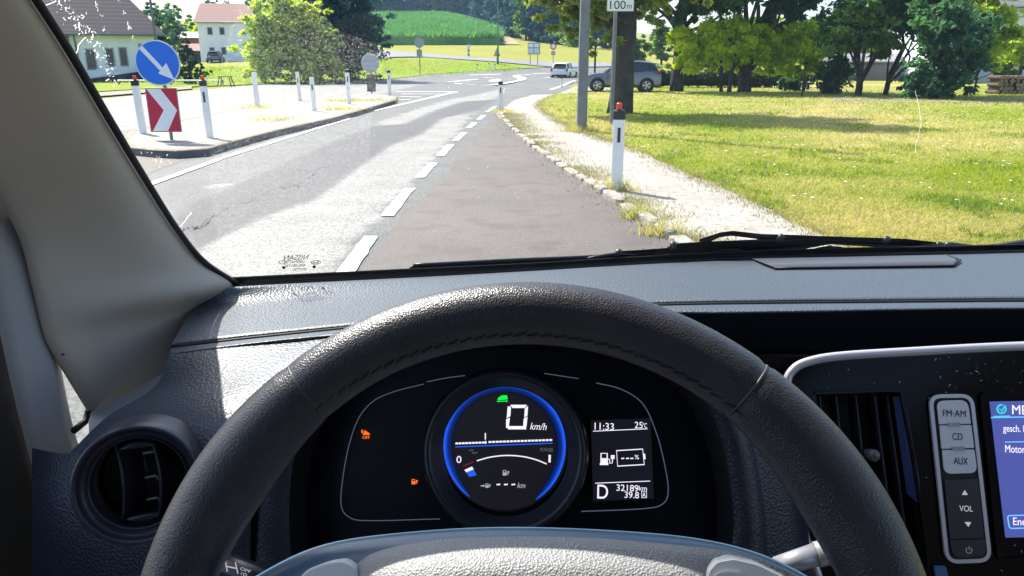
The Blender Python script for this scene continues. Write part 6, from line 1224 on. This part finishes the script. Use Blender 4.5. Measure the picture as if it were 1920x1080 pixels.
# ---- cars
m_tyre = mat('tyre', (.012, .012, .013), .85); m_rimm = mat('alloy', (.45, .46, .48), .3, .7); m_cgl = mat('car_glass', (.012, .016, .022), .08, spec=.9); m_tail = mat('tail_lamp', (.45, .01, .015), .25); m_lampc = mat('clear_lamp', (.6, .62, .65), .15); m_trim = mat('car_trim', (.018, .018, .02), .6)
def car(name, label, loc, rz, paint, L, Wd, Hh, stn, gh, roofst, wheels, wr=.33, group=None):
    t = thing(name, label, 'car', tuple(loc), rz, group); w = Wd/2
    def sect(x, zl, zt, k): return [(x, y, z) for y, z in ((-w*k*.5, zl), (-w*k*.9, zl), (-w*k, zl+.10), (-w*k*1.0, (zl+zt)/2), (-w*k*.97, zt-.10), (-w*k*.90, zt), (-w*k*.4, zt+.02), (w*k*.4, zt+.02), (w*k*.90, zt), (w*k*.97, zt-.10), (w*k, (zl+zt)/2), (w*k, zl+.10), (w*k*.9, zl), (w*k*.5, zl))]
    st = catmull([np.array([a, b, c, d]) for a, b, c, d in stn], 28); rows = [sect(*s) for s in st]; mb = MB().grid(rows, True); n = 14; mb.f.append(tuple(range(n))); mb.f.append(tuple(len(mb.v)-n+i for i in range(n))[::-1]); mb.build('body', paint, t, 'auto')
    # cabin: glass volume, then roof and pillars on it
    cab = [[(xb, s*yb, zb), (xt, s*yt, zt)] for xb, yb, zb, xt, yt, zt in gh for s in (1,)]
    rowsL = [[(xb, -yb, zb), (xt, -yt, zt), (xt, yt, zt), (xb, yb, zb)] for xb, yb, zb, xt, yt, zt in gh]; gm_ = MB().grid(rowsL); gm_.f.append((0, 1, 2, 3)); k = len(gm_.v); gm_.f.append((k-1, k-2, k-3, k-4)); gm_.build('windows', m_cgl, t)
    rr = catmull([np.array(q) for q in roofst], 18); MB().grid([[(x, -y, z-.03), (x, -y*.93, z+.012), (x, -y*.5, z+.035), (x, y*.5, z+.035), (x, y*.93, z+.012), (x, y, z-.03)] for x, y, z in rr]).build('roof', paint, t, 'auto')
    for s in (-1, 1):
        for i, (xb, yb, zb, xt, yt, zt) in enumerate(gh): MB().tube([(xb, s*(yb+.005), zb-.03), (xt, s*(yt+.004), zt)], .038 if i in (0, len(gh)-1) else .02, 6).build('pillar', paint if i in (0, len(gh)-1) else m_trim, t)
    for x in wheels:
        for s in (-1, 1):
            y = s*(w-.02); MB().lathe((x, s*(w-.06), wr), (0, s, 0), [(.001, -.05), (wr*1.17, -.05), (wr*1.17, .075), (.001, .076)], 30).build('wheel_arch', m_trim, t)
            wl_ = MB().lathe((x, y, wr), (0, s, 0), [(wr*.60, -.16), (wr*.95, -.15), (wr, -.10), (wr, .045), (wr*.93, .075), (wr*.66, .08), (wr*.62, .06)], 32).build('wheel', m_tyre, t, True)
            rim_ = MB(); rim_.lathe((x, y, wr), (0, s, 0), [(wr*.66, .078), (wr*.60, .085), (wr*.56, .05), (wr*.56, 0)], 32); rim_.lathe((x, y, wr), (0, s, 0), [(wr*.14, .02), (wr*.13, .08), (.001, .085)], 16)
            for q in range(5):
                a = q*2*math.pi/5; c_, s__ = math.cos(a), math.sin(a); e1, e2 = (-s__*.05, c_*.05), (s__*.05, -c_*.05)
                P_ = [(x+c_*wr*.1+e1[0]*.6, y+s*.08, wr+s__*wr*.1+e1[1]*.6), (x+c_*wr*.62+e1[0], y+s*.08, wr+s__*wr*.62+e1[1]), (x+c_*wr*.62+e2[0], y+s*.08, wr+s__*wr*.62+e2[1]), (x+c_*wr*.1+e2[0]*.6, y+s*.08, wr+s__*wr*.1+e2[1]*.6)]; rim_.prism(P_, (0, -s, 0), .02)
            rim_.build('rim', m_rimm, wl_, 'auto'); MB().lathe((x, y, wr), (0, s, 0), [(wr*.58, .0), (.001, .001)], 24).build('hub_shadow_plate', m_trim, wl_)
    return t, w
m_silver_car = mat('grey_blue_metallic', (.17, .19, .23), .32, .5, coat=.7); m_white_car = mat('white_car_paint', (.75, .78, .82), .3, .1, coat=.7); m_blue_car = mat('dark_blue_paint', (.01, .02, .06), .3, .3, coat=.7)
c0 = np.array(G(1166, 172)); 
suv, w = car('suv', 'grey-blue SUV parked side-on behind the thick tree trunk', (c0[0], c0[1]+.6, 0), R(176), m_silver_car, 4.3, 1.82, 1.60,
    [(-2.10, .42, .80, .86), (-2.06, .30, .98, .95), (-1.7, .26, 1.06, 1.0), (-.8, .25, 1.06, 1.0), (.4, .25, 1.02, 1.0), (1.0, .25, .98, .99), (1.6, .26, .92, .95), (1.95, .28, .80, .88), (2.12, .34, .62, .74)],
    [(-2.0, .74, 1.0, -1.72, .60, 1.42), (-1.45, .83, 1.04, -1.35, .66, 1.50), (-.35, .86, 1.02, -.25, .68, 1.54), (.45, .84, .98, -.02, .66, 1.53), (1.02, .74, .95, .12, .62, 1.50)], [(-1.95, .56, 1.44), (-1.5, .64, 1.51), (-.6, .68, 1.57), (.0, .66, 1.55), (.18, .60, 1.49)], (-1.32, 1.30), .345)
for s in (-1, 1):
    MB().tube([(-2.02, s*.80, .98), (-1.72, s*.90, 1.00)], [.085, .04], 8).build('tail_light', m_tail, suv, True); MB().tube([(1.80, s*.76, .76), (2.02, s*.60, .72)], [.09, .06], 8).build('headlight', m_lampc, suv, True)
    MB().box((.62, s*1.0, 1.04), (.12, .16, .12)).build('mirror', m_silver_car, suv, bevel=.03); MB().tube([(-1.5, s*.60, 1.59), (-.1, s*.62, 1.63)], .02, 6).build('roof_rail', m_rimm, suv)
    MB().box((0, s*.905, .30), (2.0, .03, .14)).build('sill', m_trim, suv, bevel=.01)
    for x in (-.55, .35): MB().box((x, s*.912, .78), (.20, .03, .035)).build('door_handle', m_silver_car, suv, bevel=.008)
    for x in (-.36, .78): MB().box((x, s*.906, .68), (.012, .02, .62)).build('door_gap', m_trim, suv)
MB().box((-2.10, 0, .42), (.08, 1.5, .26)).build('bumper', m_trim, suv, bevel=.03)
c1_ = np.array(G(1055, 149))
hb2, w = car('hatchback', 'white hatchback driving away along the road, seen from behind', (c1_[0]+.2, c1_[1]+1.0, 0), R(72), m_white_car, 4.0, 1.78, 1.5,
    [(-1.92, .40, .78, .84), (-1.88, .30, .92, .95), (-1.5, .26, .98, 1.0), (-.6, .25, .97, 1.0), (.5, .25, .94, 1.0), (1.2, .25, .88, .97), (1.7, .28, .76, .90), (1.95, .34, .58, .74)],
    [(-1.86, .68, .94, -1.50, .56, 1.38), (-1.2, .80, .95, -1.15, .62, 1.44), (-.2, .82, .94, -.2, .64, 1.47), (1.05, .70, .88, .20, .58, 1.42)], [(-1.72, .52, 1.37), (-1.3, .60, 1.44), (-.5, .64, 1.49), (.25, .56, 1.41)], (-1.22, 1.25), .32)
for s in (-1, 1): MB().tube([(-1.90, s*.74, 1.0), (-1.93, s*.72, .72)], [.11, .08], 8).build('tail_light', m_tail, hb2, True); MB().box((.55, s*.98, .96), (.12, .16, .12)).build('mirror', m_white_car, hb2, bevel=.03)
MB().box((-1.91, 0, .36), (.08, 1.45, .18)).build('bumper', m_trim, hb2, bevel=.03); MB().box((-1.945, 0, .66), (.03, .50, .11)).build('number_plate', m_signw, hb2)
cb, w = car('parked_car', 'small dark blue car parked by the narrow white house', hit(405, 117), R(100), m_blue_car, 4.0, 1.75, 1.45,
    [(-1.92, .40, .78, .84), (-1.5, .26, .95, 1.0), (.5, .25, .92, 1.0), (1.2, .25, .84, .97), (1.95, .34, .58, .74)], [(-1.8, .68, .92, -1.40, .56, 1.34), (-.2, .82, .92, -.2, .62, 1.42), (1.05, .70, .86, .20, .58, 1.38)], [(-1.62, .52, 1.34), (-.5, .64, 1.45), (.25, .56, 1.38)], (-1.22, 1.25), .32)
# ---- air: far things fade to blue
hz_ = mat('haze_air', (1, 1, 1)); nt = hz_.node_tree; nt.nodes.remove(nt.nodes['Principled BSDF']); v_ = nt.nodes.new('ShaderNodeVolumePrincipled'); v_.inputs['Color'].default_value = (.40, .66, 1, 1); v_.inputs['Density'].default_value = .00028; v_.inputs['Anisotropy'].default_value = .2
nt.links.new(v_.outputs[0], nt.nodes['Material Output'].inputs['Volume'])
hb0 = MB().box((0, 650, 45), (6400, 1450, 96)).build('haze', hz_, kind='stuff'); tag(hb0, 'faint blue summer haze over the distant wood', 'haze')
